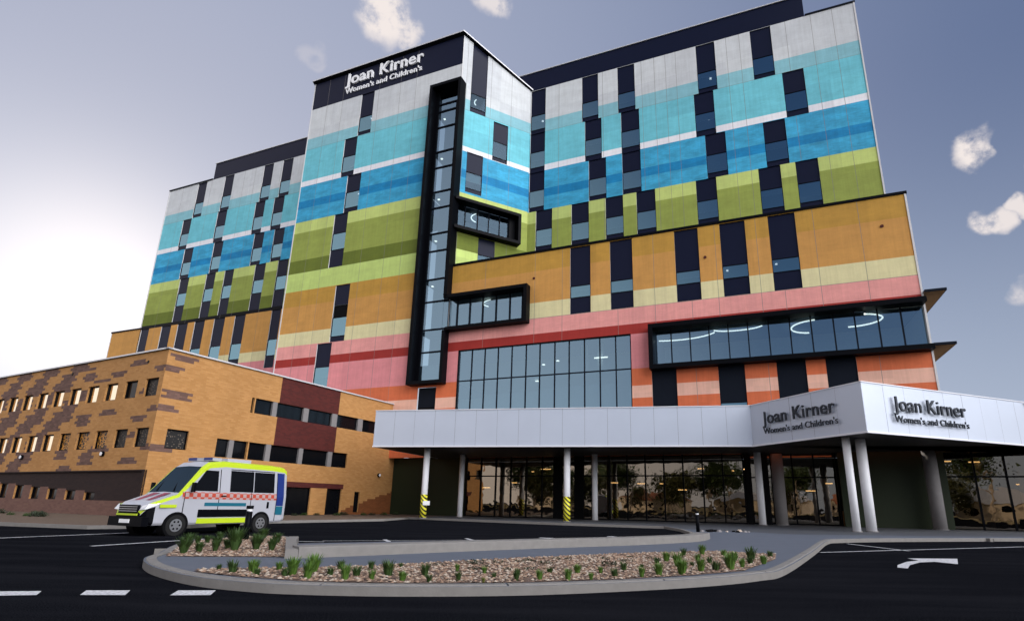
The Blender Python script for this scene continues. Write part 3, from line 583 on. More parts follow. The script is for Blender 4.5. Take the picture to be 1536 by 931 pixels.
def smooth(pts, n=4):
    out = []
    for i in range(len(pts) - 1):
        p0, p1, p2, p3 = (Vector((*pts[max(0, min(len(pts) - 1, j))], 0)) for j in (i - 1, i, i + 1, i + 2))
        for k in range(n):
            t_ = k / n; out.append(tuple((.5 * ((2 * p1) + (p2 - p0) * t_ + (2 * p0 - 5 * p1 + 4 * p2 - p3) * t_ * t_ + (-p0 + 3 * p1 - 3 * p2 + p3) * t_ ** 3))[:2]))
    out.append(tuple(pts[-1])); return out
def ribbon(mb, pts, wdt, z0, z1, mat, side=1, ch=.03):
    """kerb stone strip following pts, width to one side, with a small chamfer and open joints"""
    P_ = [Vector((*p[:2], 0)) for p in pts]; N_ = []
    for i in range(len(P_)):
        t_ = (P_[min(i + 1, len(P_) - 1)] - P_[max(i - 1, 0)]).normalized(); N_.append(Vector((-t_.y, t_.x, 0)) * side)
    prof_ = [(0, z0), (ch * .6, z1 - ch), (ch * 1.6, z1), (wdt, z1), (wdt, z0)]
    k = len(mb.v); i_ = mb.mi(mat)
    for p, n_ in zip(P_, N_): mb.v += [p + n_ * a + Vector((0, 0, b)) for a, b in prof_]
    for a in range(len(P_) - 1):
        for q in range(4): mb.f.append([k + a * 5 + q, k + (a + 1) * 5 + q, k + (a + 1) * 5 + q + 1, k + a * 5 + q + 1]); mb.m.append(i_)
    mb.f.append([k + q for q in range(5)]); mb.m.append(i_); mb.f.append([k + (len(P_) - 1) * 5 + q for q in range(5)]); mb.m.append(i_)
KERB = [(-9.42, 15.37), (-8.67, 13.65), (-7.9, 12.1), (-7.5, 11.1), (-6.75, 10.1), (-5.86, 9.25), (-4.92, 8.57), (-4.0, 8.18), (-3.28, 8.03), (-1.97, 8.01), (-.25, 8.28), (1.38, 8.86), (2.83, 9.55), (4.03, 10.39), (4.94, 11.4), (7.92, 16.27), (10.9, 21.3), (12.0, 22.4), (14.5, 23.6), (20.1, 25.5), (24, 26.6), (60, 36)]
KS = smooth(KERB, 5)
ISL = KS + [(60, 60), (-5, 60), (-9.6, 43.0), (1.8, 36.0), (7.7, 33.4), (7.75, 29.8), (7.3, 26.2), (6.4, 23.1), (4.69, 20.43), (-4.0, 16.9), (-6.34, 15.41), (-7.59, 17.79), (-8.2, 18.4), (-9.06, 17.8)]
slab('footpath', ISL, .125, PATH)
# forecourt paving under the canopy (sheet on the footpath)
sheet('pavement', [(7.9, 30.2), (7.9, 33.6), (2.0, 36.2), (-9.3, 43.2), (-5, 58), (58, 58), (58, 37), (24, 28.2), (18, 27.0), (12, 26.3)], .130, PATH2)
mb = MB(); step = 0; acc = []
L_ = 0; segp = [KS[0]]
stone = 2.6; rnd = 0
for a, b in zip(KS, KS[1:]):
    a_, b_2 = Vector(a), Vector(b); d_ = (b_2 - a_).length; pos = 0
    while L_ + d_ - pos >= stone:
        pos += stone - L_; L_ = 0; pt = a_ + (b_2 - a_) * (pos / d_); segp.append(tuple(pt)); acc.append(segp); segp = [tuple(pt)]
        stone = 2.6
    L_ += d_ - pos; segp.append(tuple(b))
acc.append(segp)
for sgp in acc:
    if len(sgp) > 1 and (Vector(sgp[0]) - Vector(sgp[-1])).length > .05:
        q = [Vector(p) for p in sgp]; q[0] = q[0] + (q[1] - q[0]).normalized() * .016; q[-1] = q[-1] + (q[-2] - q[-1]).normalized() * .016
        ribbon(mb, [tuple(p) for p in q], .2, -.02, .14 + random.uniform(-.002, .002), M['concrete'], 1)
tag(mb.build('kerb', None, (0, 0, 0)), kind='structure')
mb = MB()      # inner kerbs: back of the island, drop-off bay edge, bays by the building
ribbon(mb, [(7.3, 26.2), (7.75, 29.8), (7.7, 33.4), (1.8, 36.0), (-9.6, 43.0), (-10.2, 37.5), (-14.46, 30.84), (-15.0, 24.5), (-17.5, 22.5), (-60, 34)][::-1], .2, -.02, .14, M['concrete'], -1)
ribbon(mb, [(-6.34, 15.41), (-7.59, 17.79), (-8.2, 18.4), (-9.06, 17.8), (-9.42, 15.37)], .2, -.02, .14, M['concrete'], 1)
tag(mb.build('kerb', None, (0, 0, 0)), kind='structure')
slab('garden_bed', [(-60, 34), (-17.5, 22.5), (-15.0, 24.5), (-14.46, 30.84), (-10.2, 37.5), (-9.6, 43.0), (-5, 60), (-30, 60), (-60, 60)], .12, SOIL)
# raised concrete edge of the drop-off bay
WB_ = smooth([(-4.72, 11.5), (-3.49, 12.42), (-1.61, 13.88), (.79, 15.6), (3.02, 17.1), (5.47, 19.3), (6.5, 21.2)], 4)
mb = MB(); ribbon(mb, WB_, .55, .0, .34, M['concrete'], 1, .02)
ribbon(mb, [(-6.4, 15.5), (-6.0, 14.4), (-4.72, 11.5)], .25, 0, .3, M['concrete'], -1, .02)
tag(mb.build('kerb_wall', None, (-1, 14, .12)), 'low pale concrete edge wall between the island path and the drop-off bay', 'low wall')
BED1 = [(-5.45, 9.45), (-5.35, 9.15), (-4.45, 8.72), (-3.26, 8.33), (-1.9, 8.3), (-.26, 8.6), (1.37, 9.2), (2.7, 9.9), (3.85, 10.7), (5.5, 13.2), (6.1, 14.6), (4.78, 15.2), (2.63, 14.3), (.66, 13.0), (-1.36, 11.6), (-2.94, 10.4), (-4.46, 9.8)]
BED2 = [(-7.3, 11.4), (-8.4, 13.6), (-9.15, 15.45), (-8.9, 17.5), (-8.15, 18.1), (-7.75, 17.65), (-6.6, 15.4), (-4.95, 11.7)]
sheet('garden_bed', BED1, .131, GRAV); sheet('garden_bed', BED2, .131, GRAV)
def inside(p, poly):
    c = False; j = len(poly) - 1
    for i in range(len(poly)):
        a, b = poly[i], poly[j]
        if (a[1] > p[1]) != (b[1] > p[1]) and p[0] < (b[0] - a[0]) * (p[1] - a[1]) / (b[1] - a[1]) + a[0]: c = not c
        j = i
    return c
pebm = []
for i, c in enumerate(((.27, .175, .12), (.20, .13, .09), (.33, .24, .17), (.12, .08, .06), (.42, .35, .28))): pebm.append(plain('pebble %d' % i, c, .85, .2, 12, bmp=0))
mb = MB()
for poly_, n_ in ((BED1, 9500), (BED2, 4200)):
    x0, x1 = min(p[0] for p in poly_), max(p[0] for p in poly_); y0, y1 = min(p[1] for p in poly_), max(p[1] for p in poly_)
    k_ = 0
    while k_ < n_:
        x, y = random.uniform(x0, x1), random.uniform(y0, y1)
        if not inside((x, y), poly_): continue
        k_ += 1; r_ = random.uniform(.018, .045); a_ = random.random() * 6.28; z_ = .131 + r_ * .3
        ring = [Vector((x + r_ * math.cos(a_ + q * 1.571) * random.uniform(.7, 1.2), y + r_ * math.sin(a_ + q * 1.571) * random.uniform(.7, 1.2), z_ + random.uniform(-.004, .008))) for q in range(4)]
        tp = Vector((x + random.uniform(-.008, .008), y, z_ + r_ * .55)); mt = random.choice(pebm)
        b0 = len(mb.v); mb.v += ring + [tp]; mi_ = mb.mi(mt)
        for q in range(4): mb.f.append([b0 + q, b0 + (q + 1) % 4, b0 + 4]); mb.m.append(mi_)
tag(mb.build('gravel', None, (0, 11, .13)), kind='stuff')
# road markings
mk = 0
def marking(pts, label, name='road_marking'):
    mb = MB(); mb.poly([(p[0], p[1], .004) for p in pts], PT); o = mb.build(name, None, (pts[0][0], pts[0][1], .004)); tag(o, kind='structure'); return o
def stroke(a, b, w): a = Vector(a); b = Vector(b); n_ = (b - a).normalized(); n_ = Vector((-n_.y, n_.x)) * w / 2; return [tuple(a + n_), tuple(b + n_), tuple(b - n_), tuple(a - n_)]
for pts in ([(-7.55, 7.35), (-6.44, 7.61), (-6.65, 7.92), (-7.9, 7.7)], [(-5.93, 7.67), (-5.38, 7.73), (-5.59, 8.11), (-6.14, 8.04)], [(-4.82, 7.77), (-4.33, 7.85), (-4.48, 8.24), (-4.97, 8.18)]): marking(pts, '')
for a, b, w in (((-15.9, 17.0), (-14.5, 20.9), .16), ((-11.5, 14.9), (-10.5, 18.2), .16), ((-5.13, 19.47), (-4.35, 17.63), .14), ((-2.54, 20.89), (-1.77, 18.94), .14), ((.15, 22.13), (3.3, 20.9), .3), ((3.04, 23.97), (5.4, 22.2), .3), ((-10.6, 17.9), (-6.6, 17.9), .1),
                ((-6.8, 18.3), (4.6, 22.6), .08), ((8.59, 17.3), (18.88, 22.07), .12), ((18.88, 22.07), (40, 31.8), .12), ((11.96, 21.91), (12.15, 18.6), .12)): marking(stroke(a, b, w), '')
marking([(8.29, 13.2), (8.66, 13.77), (9.49, 14.7), (10.11, 15.16), (10.2, 15.75), (11.69, 15.91), (10.5, 14.3), (10.31, 14.85), (9.75, 14.59), (9.0, 13.83), (8.42, 13.04)], '')
# dark stones by the bollard
mb = MB()
for i in range(16):
    x, y = 8.6 + random.uniform(-.7, 1.8), 27.6 + random.uniform(-.6, .6); r_ = random.uniform(.06, .16)
    mb.tube([(x, y, .12), (x, y, .12 + r_ * .7)], r_, random.choice([M['colg'], M['blackm'], pebm[4]]), 7, r * .5 if False else r_ * .5)
tag(mb.build('stones', None, (9, 27.6, .13)), kind='stuff')

# bollards
def bollard(x, y, label):
    root = empty('bollard', (x, y, .12)); tag(root, label, 'bollard', 'black bollards on the island')
    mb = MB(); mb.tube([(0, 0, 0), (0, 0, .78)], .085, M['black'], 16); mb.build('post', root, local=True, smooth=True)
    mb = MB(); mb.tube([(0, 0, .8), (0, 0, .86)], .075, M['letterw'], 16); mb.build('lamp_lens', root, local=True)
    mb = MB(); mb.tube([(0, 0, .86), (0, 0, .95)], .095, M['black'], 16); mb.build('cap', root, local=True)
bollard(-8.2, 16.2, 'black bollard standing in the planted bed beside the ambulance')
bollard(7.68, 26.9, 'black bollard at the far corner of the drop-off bay kerb')

# ================================================================== PLANTS
def leafmat(name, a, b_):
    m, nt, b = new_mat(name); oi = nd(nt, 'ShaderNodeObjectInfo'); f = noise(nt, coords(nt, (1, 1, 1)), 14, 2)
    nt.links.new(mix(nt, f, a, b_), b.inputs['Base Color']); b.inputs['Roughness'].default_value = .6; b.inputs['Specular IOR Level'].default_value = .3
    return m
G1 = leafmat('grass blade green', (.05, .11, .014), (.10, .19, .028)); G2 = leafmat('dark blade green', (.02, .05, .012), (.05, .09, .018)); G3 = leafmat('yellow blade', (.16, .15, .03), (.10, .14, .03)); G4 = leafmat('groundcover', (.012, .022, .01), (.03, .04, .015))
def tuft(n, h, sp, mat, wdt=.012):
    mb = MB()
    for i in range(n):
        a = random.random() * 6.283; lean = random.uniform(.05, sp); hh_ = h * random.uniform(.6, 1.05); rb = random.uniform(0, .05)
        d_ = Vector((math.cos(a), math.sin(a), 0)); n_ = Vector((-d_.y, d_.x, 0)) * wdt
        p0 = d_ * rb; p1 = d_ * (rb + lean * .35) + Vector((0, 0, hh_ * .6)); p2 = d_ * (rb + lean) + Vector((0, 0, hh_))
        mb.poly([p0 - n_, p0 + n_, p1 + n_ * .8, p1 - n_ * .8], mat); mb.poly([p1 - n_ * .8, p1 + n_ * .8, p2], mat)
    return mb
def low_plant(mat, r_):
    mb = MB()
    for i in range(60):
        a = random.random() * 6.283; q = random.random() ** .5 * r_; c = Vector((math.cos(a) * q, math.sin(a) * q, random.uniform(.01, .07))); s_ = random.uniform(.02, .04)
        t_ = Vector((random.uniform(-1, 1), random.uniform(-1, 1), random.uniform(-.2, .5))).normalized() * s_; u_ = t_.cross(Vector((0, 0, 1))).normalized() * s_
        mb.poly([c - t_, c + u_ * .6, c + t_, c - u_ * .6], mat)
    return mb
protos = {}
def plant(kind, x, y, s, label, group):
    vs = protos.setdefault(kind, [])
    if len(vs) < 4:
        mb = {'g': lambda: tuft(90, .27, .13, G1), 'd': lambda: tuft(80, .22, .11, G2), 'y': lambda: tuft(60, .22, .1, G3), 'l': lambda: low_plant(G4, .15), 'b': lambda: tuft(150, .34, .2, G2, .016)}[kind]()
        o = mb.build('groundcover_plant' if kind == 'l' else 'grass_tuft', None, (0, 0, 0)); vs.append(o)
    else:
        o = random.choice(vs).copy(); col.objects.link(o)
    o.location = (x, y, .13); o.rotation_euler = (0, 0, random.random() * 6.28); s *= random.choice((.6, .75, .85, .95, 1.1)); o.scale = (s, s, s * random.uniform(.8, 1.15))
    tag(o, label, 'plant', group); return o
T1 = [(-5.09, 9.35), (-4.68, 9.0), (-4.6, 9.4), (-4.2, 8.8), (-4.19, 9.5), (-3.74, 8.7), (-3.71, 8.9), (-3.35, 8.6), (-3.15, 8.95), (-3.22, 9.6), (-2.77, 8.5), (-2.73, 8.9), (-2.38, 8.5), (-2.77, 9.8), (-2.3, 9.12), (-3.55, 9.3), (-4.4, 9.1)]
T2 = [(-7.3, 11.96), (-7.15, 12.25), (-6.96, 12.52), (-7.08, 13.24), (-6.7, 12.82), (-6.38, 13.14), (-7.19, 15.01), (-5.95, 12.98), (-6.81, 15.11), (-8.3, 13.75), (-8.4, 14.69), (-8.47, 15.38), (-8.38, 16.18), (-8.6, 14.61), (-7.9, 16.6), (-7.63, 15.61), (-7.9, 14.2), (-7.6, 13.7)]
T3 = [(-2.34, 10.12), (-1.93, 8.5), (-1.71, 9.05), (-1.54, 8.5), (-1.32, 9.86), (-1.14, 8.65), (-.83, 9.54), (-.63, 8.97), (-.28, 9.37), (-.28, 8.8), (.07, 8.85), (.24, 9.7), (.51, 8.95), (.72, 9.77), (.88, 9.07), (1.13, 9.96), (1.29, 9.35), (1.58, 10.31), (2.0, 10.82), (1.76, 9.54), (2.06, 9.7), (2.44, 11.57)]
LOW = [(-1.77, 10.68), (-1.14, 10.95), (-1.04, 10.04), (-.72, 11.13), (-.29, 11.45), (-.1, 11.67), (-.48, 9.99), (-.12, 10.18), (.44, 12.17), (.7, 12.22), (1.13, 12.09), (1.01, 10.82), (1.53, 12.37), (2.11, 12.92), (1.45, 11.16), (2.51, 12.77), (2.86, 12.62), (-.9, 10.5), (.2, 11.2), (1.9, 12.0)]
T4 = [(2.79, 12.25), (2.47, 11.69), (2.73, 11.06), (3.5, 13.54), (2.08, 9.75), (3.09, 11.34), (3.5, 12.38), (4.07, 13.99), (2.99, 10.4), (2.54, 9.99), (3.6, 11.89), (3.3, 10.55), (4.51, 13.74), (3.91, 11.7), (4.45, 12.83), (3.69, 10.9), (4.02, 11.2), (4.84, 12.9), (4.44, 11.9), (4.8, 12.1), (5.6, 13.7)]
for x, y in T1: plant('g' if random.random() < .75 else 'd', x, y, random.uniform(.75, 1.15), 'spiky green grass tuft in the left third of the front gravel bed', 'grass tufts in the left third of the front bed')
for x, y in T3: plant('g' if random.random() < .45 else 'd', x, y, random.uniform(.55, .9), 'small grass tuft in the middle stretch of the front gravel bed', 'grass tufts in the middle of the front bed')
for x, y in T4: plant('g' if random.random() < .6 else 'd', x, y, random.uniform(.85, 1.3), 'grass tuft in the right end of the front gravel bed below the wide path', 'grass tufts at the right end of the front bed')
for x, y in T2: plant('b', x, y, random.uniform(.85, 1.25), 'bushy dark green tuft in the small gravel bed at the island tip', 'dark tufts in the small bed at the island tip')
for x, y in LOW: plant('l', x, y, random.uniform(.7, 1.2), 'flat dark groundcover plant between the tufts of the front gravel bed', 'groundcover plants in the front bed')
plant('y', -2.3, 9.15, .8, 'yellowed grass tuft left of centre in the front gravel bed', None); plant('y', -.75, 8.55, .6, 'small yellowed tuft at the kerb in the middle of the front gravel bed', None)
def shrub(r_, n, mat):
    mb = MB()
    for i in range(n):
        a = random.random() * 6.283; e = math.asin(random.random()); q = r_ * random.uniform(.35, 1); c = Vector((math.cos(a) * math.cos(e) * q, math.sin(a) * math.cos(e) * q, abs(math.sin(e)) * q * .8 + .03)); s_ = random.uniform(.04, .09)
        t_ = Vector((random.uniform(-1, 1), random.uniform(-1, 1), random.uniform(-1, 1))).normalized() * s_; u_ = t_.cross(Vector((.3, .2, 1))).normalized() * s_
        mb.poly([c - t_, c + u_ * .5, c + t_, c - u_ * .5], mat)
    return mb
sh = [shrub(.5, 260, G4).build('shrub', None, (0, 0, 0)), shrub(.45, 220, G2).build('shrub', None, (0, 0, 0))]
used = []
def put_shrub(x, y, s, label, group):
    o = sh[len(used) % 2] if len(used) < 2 else sh[len(used) % 2].copy()
    if len(used) >= 2: col.objects.link(o)
    used.append(1); o.location = (x, y, .12); o.rotation_euler = (0, 0, random.random() * 6); o.scale = (s, s, s * .8); tag(o, label, 'shrub', group)
for i in range(22):
    p = BX * (-38 - 1.25 * i) + BN * (YF - 1.6 - random.uniform(0, 3.2)); put_shrub(p.x, p.y, random.uniform(.5, .95), 'low dark shrub in the bed below the road front of the brick building', 'shrubs below the road front of the brick building')
for i in range(15):
    p = BX * (XR + 1.0 + random.uniform(0, 1.5)) + BN * (YF + 5 + 1.25 * i); put_shrub(p.x, p.y, random.uniform(.55, .9), 'low dark shrub at the foot of the windowed side of the brick building', 'shrubs along the windowed side of the brick building')

# ================================================================== AMBULANCE
AMB = R(66); root = empty('ambulance', (-13.6, 18.95, .0), AMB); tag(root, 'white and neon yellow ambulance van driving past the tan brick building', 'ambulance')
WHT = plain('ambulance white paint', (.40, .41, .45), .3, .03, 1, bmp=0); NEO = plain('neon yellow reflective band', (.48, .62, .02), .35, .05, 3, bmp=0); TYR = plain('tyre rubber', (.01, .01, .01), .8, .1, 5)
BLU = plain('blue rear band', (.012, .03, .17), .35, .05, 2, bmp=0); TEAL = plain('teal rear band', (.012, .12, .18), .35, .05, 2, bmp=0); WSG = glassmat('van glass', (.16, .24, .30), (.03, .04, .05), .3, .01); CHR = plain('alloy', (.45, .46, .48), .3, .05, 3, .8, bmp=0)
ORL = emit('amber lens', (1, .4, .08), .4); HL = plain('headlamp', (.7, .72, .75), .12, .05, 4, .3, bmp=0)
m, nt, b = new_mat('red white checker band'); ck = nd(nt, 'ShaderNodeTexChecker'); ck.inputs['Scale'].default_value = 7; ck.inputs['Color1'].default_value = (.45, .06, .03, 1); ck.inputs['Color2'].default_value = (.42, .3, .29, 1); nt.links.new(coords(nt, (1, .001, 1)), ck.inputs['Vector']); nt.links.new(ck.outputs['Color'], b.inputs['Base Color']); b.inputs['Roughness'].default_value = .4; CHK = m
CAM_M = 0
ST = [(-.02, .62, .55, .78), (.06, .80, .38, .98), (.25, .92, .34, 1.10), (.95, .98, .34, 1.36), (1.0, .98, .34, 1.42), (1.75, .985, .34, 2.36), (2.0, .985, .34, 2.54), (2.6, .985, .34, 2.62), (4.8, .985, .34, 2.60), (5.35, .975, .36, 2.56), (5.5, .95, .42, 2.45)]
mb = MB(); rings = []
def taper(z, hw): return hw if z < 1.35 else hw - (z - 1.35) * .13
for x, hw, zb, zt in ST:
    zs_ = [zb, zb + .08, min(.95, zt - .12), min(1.35, zt - .1), max(zt - .22, min(1.36, zt - .09)), zt - .06]
    sec = [(0, zb)] + [(-taper(z, hw) + (.05 if k == 0 else 0), z) for k, z in enumerate(zs_)] + [(-(taper(zt, hw) - .13), zt), (0, zt + .03 * (hw / .98))]
    full = sec + [(-y, z) for y, z in sec[-2:0:-1]]
    rings.append([len(mb.v) + i for i in range(len(full))]); mb.v += [Vector((x, y, z)) for y, z in full]
nS = len(rings[0])
for a, (r0, r1) in enumerate(zip(rings, rings[1:])):
    for q in range(nS):
        j = (q + 1) % nS; mt = WHT
        top_ = q in (7, 8); gut = q in (5, 6, 9, 10)
        if a >= 5 and q in (5, 6, 9, 10): mt = NEO
        if a == 4 and top_: mt = WSG
        if a == 4 and gut: mt = NEO
        if a in (2, 3) and gut: mt = NEO
        if a in (0, 1) and gut: mt = NEO
        if q in (1, 2, 13, 14) and a < 2: mt = M['black']
        mb.f.append([r0[q], r1[q], r1[j], r0[j]]); mb.m.append(mb.mi(mt))
mb.f.append(rings[0]); mb.m.append(mb.mi(M['black'])); mb.f.append(rings[-1][::-1]); mb.m.append(mb.mi(WHT))
body = mb.build('body', root, local=True, smooth=False)
bv = body.modifiers.new('bevel', 'BEVEL'); bv.width = .025; bv.segments = 2; bv.limit_method = 'ANGLE'; bv.angle_limit = R(25)
def side(s, x0, x1, z0, z1, mat, name, off=.006, sl=0.0, parent=root, label=None):
    mb = MB(); t_ = .02
    def pt(x, z, o): return Vector((x, s * (taper(z, .985) + o), z))
    cs = [(x0, z0), (x1, z0), (x1 - 0, z1), (x0 + sl, z1)]
    zz = [z0] + ([1.35] if z0 < 1.35 < z1 else []) + [z1]
    for za, zb_ in zip(zz, zz[1:]):
        xa = x0 + sl * (za - z0) / (z1 - z0); xb = x0 + sl * (zb_ - z0) / (z1 - z0)
        mb.poly([pt(xa, za, off), pt(x1, za, off), pt(x1, zb_, off), pt(xb, zb_, off)], mat)
    for i in range(4):
        (xa, za), (xb, zb_) = cs[i], cs[(i + 1) % 4]; mb.poly([pt(xa, za, off), pt(xb, zb_, off), pt(xb, zb_, -t_), pt(xa, za, -t_)], mat)
    return tag(mb.build(name, parent, local=True), label)
for s in (-1, 1):
    side(s, 1.35, 2.35, 1.5, 2.24, M['dglass'], 'side_window', sl=.5); side(s, 2.85, 4.85, 1.5, 2.28, M['dglass'], 'side_window')
    side(s, 1.05, 5.0, 1.22, 1.46, CHK, 'checker_band'); side(s, 1.7, 3.75, .60, .86, M['black'], 'sill_trim', .02); side(s, 1.7, 3.75, .38, .56, NEO, 'reflective_band', .012)
    side(s, .35, .9, .92, 1.02, NEO, 'reflective_band', .01); side(s, 5.0, 5.34, 1.0, 2.3, BLU, 'rear_band'); side(s, 5.0, 5.34, .65, .98, TEAL, 'rear_band')
    side(s, 2.42, 2.45, .6, 2.3, M['black'], 'door_seam', .004); side(s, 2.5, 2.7, 1.32, 1.36, M['black'], 'handle', .03)
    side(s, 4.55, 4.65, .9, 1.15, M['black'], 'handle', .01)
    for xw in (.98, 4.35):
        mb = MB(); mb.tube([(xw, s * .62, .35), (xw, s * .993, .35)], .43, M['blackm'], 26); mb.build('wheel_arch', root, local=True)
        mb = MB(); mb.tube([(xw, s * .76, .34), (xw, s * 1.0, .34)], .34, TYR, 28); w_ = mb.build('wheel', root, local=True, smooth=False)
        mb = MB(); mb.tube([(xw, s * .98, .34), (xw, s * 1.01, .34)], .21, CHR, 18)
        for k in range(6): a_ = k * 1.047; mb.tube([(xw + .13 * math.cos(a_), s * 1.0, .34 + .13 * math.sin(a_)), (xw + .13 * math.cos(a_), s * 1.014, .34 + .13 * math.sin(a_))], .035, M['black'], 8)
        mb.build('rim', w_, local=True)
    mb = MB(); mb.tube([(1.35, s * 1.0, 1.5), (1.3, s * 1.16, 1.52)], .03, M['black'], 8); mb.abox(1.26, 1.34, s * 1.13 - .07, s * 1.13 + .07, 1.45, 1.78, M['black']); mb.build('mirror', root, local=True)
    mb = MB(); mb.poly([(.005, s * .55, .83), (.015, s * .83, .86), (.40, s * .955, 1.06), (.12, s * .80, 1.03), (.06, s * .55, .97)] if s > 0 else [(.06, s * .55, .97), (.12, s * .80, 1.03), (.40, s * .955, 1.06), (.015, s * .83, .86), (.005, s * .55, .83)], HL)
    for v_ in mb.v: v_.x -= .03; v_.y += s * .012
    mb.build('headlight', root, local=True)
    mb = MB(); mb.abox(5.47, 5.52, s * .85 - .06, s * .85 + .06, .9, 1.4, M['redb']); mb.build('tail_light', root, local=True)
for s in (-1, 1):
    for x_ in (1.12, 3.78, 4.98): side(s, x_, x_ + .025, .42, 2.32 if x_ > 2 else 1.45, M['black'], 'door_seam', .007)
    side(s, 2.85, 4.85, 2.31, 2.335, M['black'], 'slide_rail', .012); side(s, 3.86, 3.89, 1.5, 2.28, WHT, 'window_divider', .012)
    side(s, 1.9, 3.6, .98, 1.1, TEAL, 'side_stripe', .008)
mb = MB(); mb.tube([(1.0, -.5, 1.47), (1.45, -.1, 1.96)], .012, M['black'], 6); mb.tube([(1.0, .45, 1.47), (1.4, .6, 1.9)], .012, M['black'], 6); mb.build('wiper', root, local=True)
mb = MB(); mb.abox(-.06, .02, -.50, .50, .74, 1.0, M['black']); mb.tube([(-.07, -.1, .87), (-.055, -.1, .87)], .001, CHR, 6)
for z in (.8, .87, .94): mb.abox(-.075, -.058, -.48, .48, z - .012, z + .012, CHR)
mb.build('grille', root, local=True)
mb = MB(); mb.abox(-.1, .12, -.9, .9, .32, .62, M['black']); mb.build('bumper', root, local=True)
mb = MB(); mb.abox(-.125, -.1, -.26, .26, .42, .54, M['letterw']); mb.build('number_plate', root, local=True)
mb = MB(); mb.abox(-.08, -.06, -.55, .55, .66, .72, NEO); mb.build('reflective_band', root, local=True)
for y_ in (-.3, .3):
    mb = MB(); mb.poly([(.34, y_ - .12, 1.147), (.96, y_ - .18, 1.40), (.96, y_ + .18, 1.40), (.34, y_ + .12, 1.147)], plain('maroon hood band', (.25, .03, .06), .4, bmp=0)); mb.v = [v + Vector((0, 0, .012)) for v in mb.v]; mb.build('hood_stripe', root, local=True)
mb = MB()
mb.abox(2.15, 2.5, -.7, .7, 2.6, 2.72, WHT); mb.abox(2.14, 2.5, -.66, -.2, 2.63, 2.73, BLU); mb.abox(2.14, 2.5, .2, .66, 2.63, 2.73, BLU); mb.build('light_bar', root, local=True)
mb = MB(); mb.prism([(2.9, -.5), (3.9, -.55), (4.0, .55), (2.9, .5)], 2.6, 2.75, WHT); mb.build('roof_pod', root, local=True)

# ================================================================== WHAT STANDS BEHIND THE CAMERA (seen mirrored in the glass)
TRK = plain('pale eucalypt bark', (.42, .34, .26), .8, .3, 3); LF1 = leafmat('eucalypt leaf', (.03, .06, .018), (.08, .11, .03)); LF2 = leafmat('olive leaf', (.06, .07, .02), (.12, .12, .04))
def tree(h, cr, seed, mat):
    rr = random.Random(seed); tk = MB(); cn = MB()
    def limb(p, d, L, r_, dep):
        pts = [p]; q = p.copy(); dd = d.copy()
        for i in range(4): dd = (dd + Vector((rr.uniform(-.16, .16), rr.uniform(-.16, .16), rr.uniform(-.02, .12)))).normalized(); q = q + dd * L / 4; pts.append(q.copy())
        tk.tube(pts, r_, TRK, 8, r_ * .45)
        if dep > 0:
            for k in range(rr.choice((3, 4))):
                t_ = rr.uniform(.45, 1); b_ = pts[int(t_ * 4)]; a = rr.random() * 6.283
                limb(b_, (dd * .7 + Vector((math.cos(a), math.sin(a), rr.uniform(.1, .7))) * .8).normalized(), L * rr.uniform(.45, .62), r_ * .42, dep - 1)
        if dep <= 1:
            for c0 in (pts[-1], pts[-2]):
                for k in range(130 if dep == 0 else 60):
                    c = c0 + Vector((rr.gauss(0, 1), rr.gauss(0, 1), rr.gauss(0, .6))) * cr * .17; s_ = rr.uniform(.22, .5)
                    t_ = Vector((rr.uniform(-1, 1), rr.uniform(-1, 1), rr.uniform(-1, .4))).normalized() * s_; u_ = t_.cross(Vector((.2, .4, 1))).normalized() * s_ * .5
                    cn.poly([c - t_, c + u_, c + t_, c - u_], mat)
    limb(Vector((0, 0, 0)), Vector((rr.uniform(-.08, .08), rr.uniform(-.08, .08), 1)), h * .55, h * .022, 2)
    root = empty('gum_tree', (0, 0, 0)); tk.build('trunk', root, local=True, smooth=True); cn.build('crown', root, local=True); return root
protoT = [tree(15, 11, 3, LF1), tree(12, 10, 8, LF2), tree(17, 11, 21, LF1)]
spots = [(-50, -4, 1, .9), (-49, -13, 0, .8), (-45, -20, 1, .9), (-41, -27, 2, .75), (-34, -33, 1, .9), (-27, -37, 0, .8), (-8, -40, 2, .8), (-66, -20, 1, 1.0), (-60, -10, 2, .9), (18, -34, 1, .8), (-58, -44, 0, 1.0), (-44, -50, 1, 1.0), (-30, -44, 2, .9), (-70, -62, 2, 1.1), (-16, -58, 0, .9), (-52, -70, 1, 1.2), (6, -62, 1, 1.1), (-36, -68, 0, 1.1), (22, -56, 2, 1.0), (40, -48, 0, .9), (54, -30, 1, 1.0), (62, -52, 2, 1.1), (-84, -40, 0, 1.1), (70, -12, 1, 1.0), (-20, -66, 1, .9), (-2, -60, 0, .7), (-64, -66, 1, .8), (34, -66, 1, .9), (-44, -76, 0, .8), (14, -74, 1, .8), (-74, -50, 1, .9)]
seen = set()
for x, y, k, s in spots:
    o = protoT[k] if k not in seen else copy_tree(protoT[k]); seen.add(k)
    o.location = (x, y, 0); o.rotation_euler = (0, 0, random.random() * 6); o.scale = (s, s, s)
    tag(o, 'tall pale-barked gum tree across the road mirrored in the entrance glass', 'tree', 'gum trees across the road')
HW = plain('rendered house wall', (.62, .52, .40), .8, .1, 1); HR = plain('terracotta roof', (.32, .12, .06), .8, .2, 3); HR2 = plain('grey metal roof', (.4, .4, .42), .5, .1, 2)
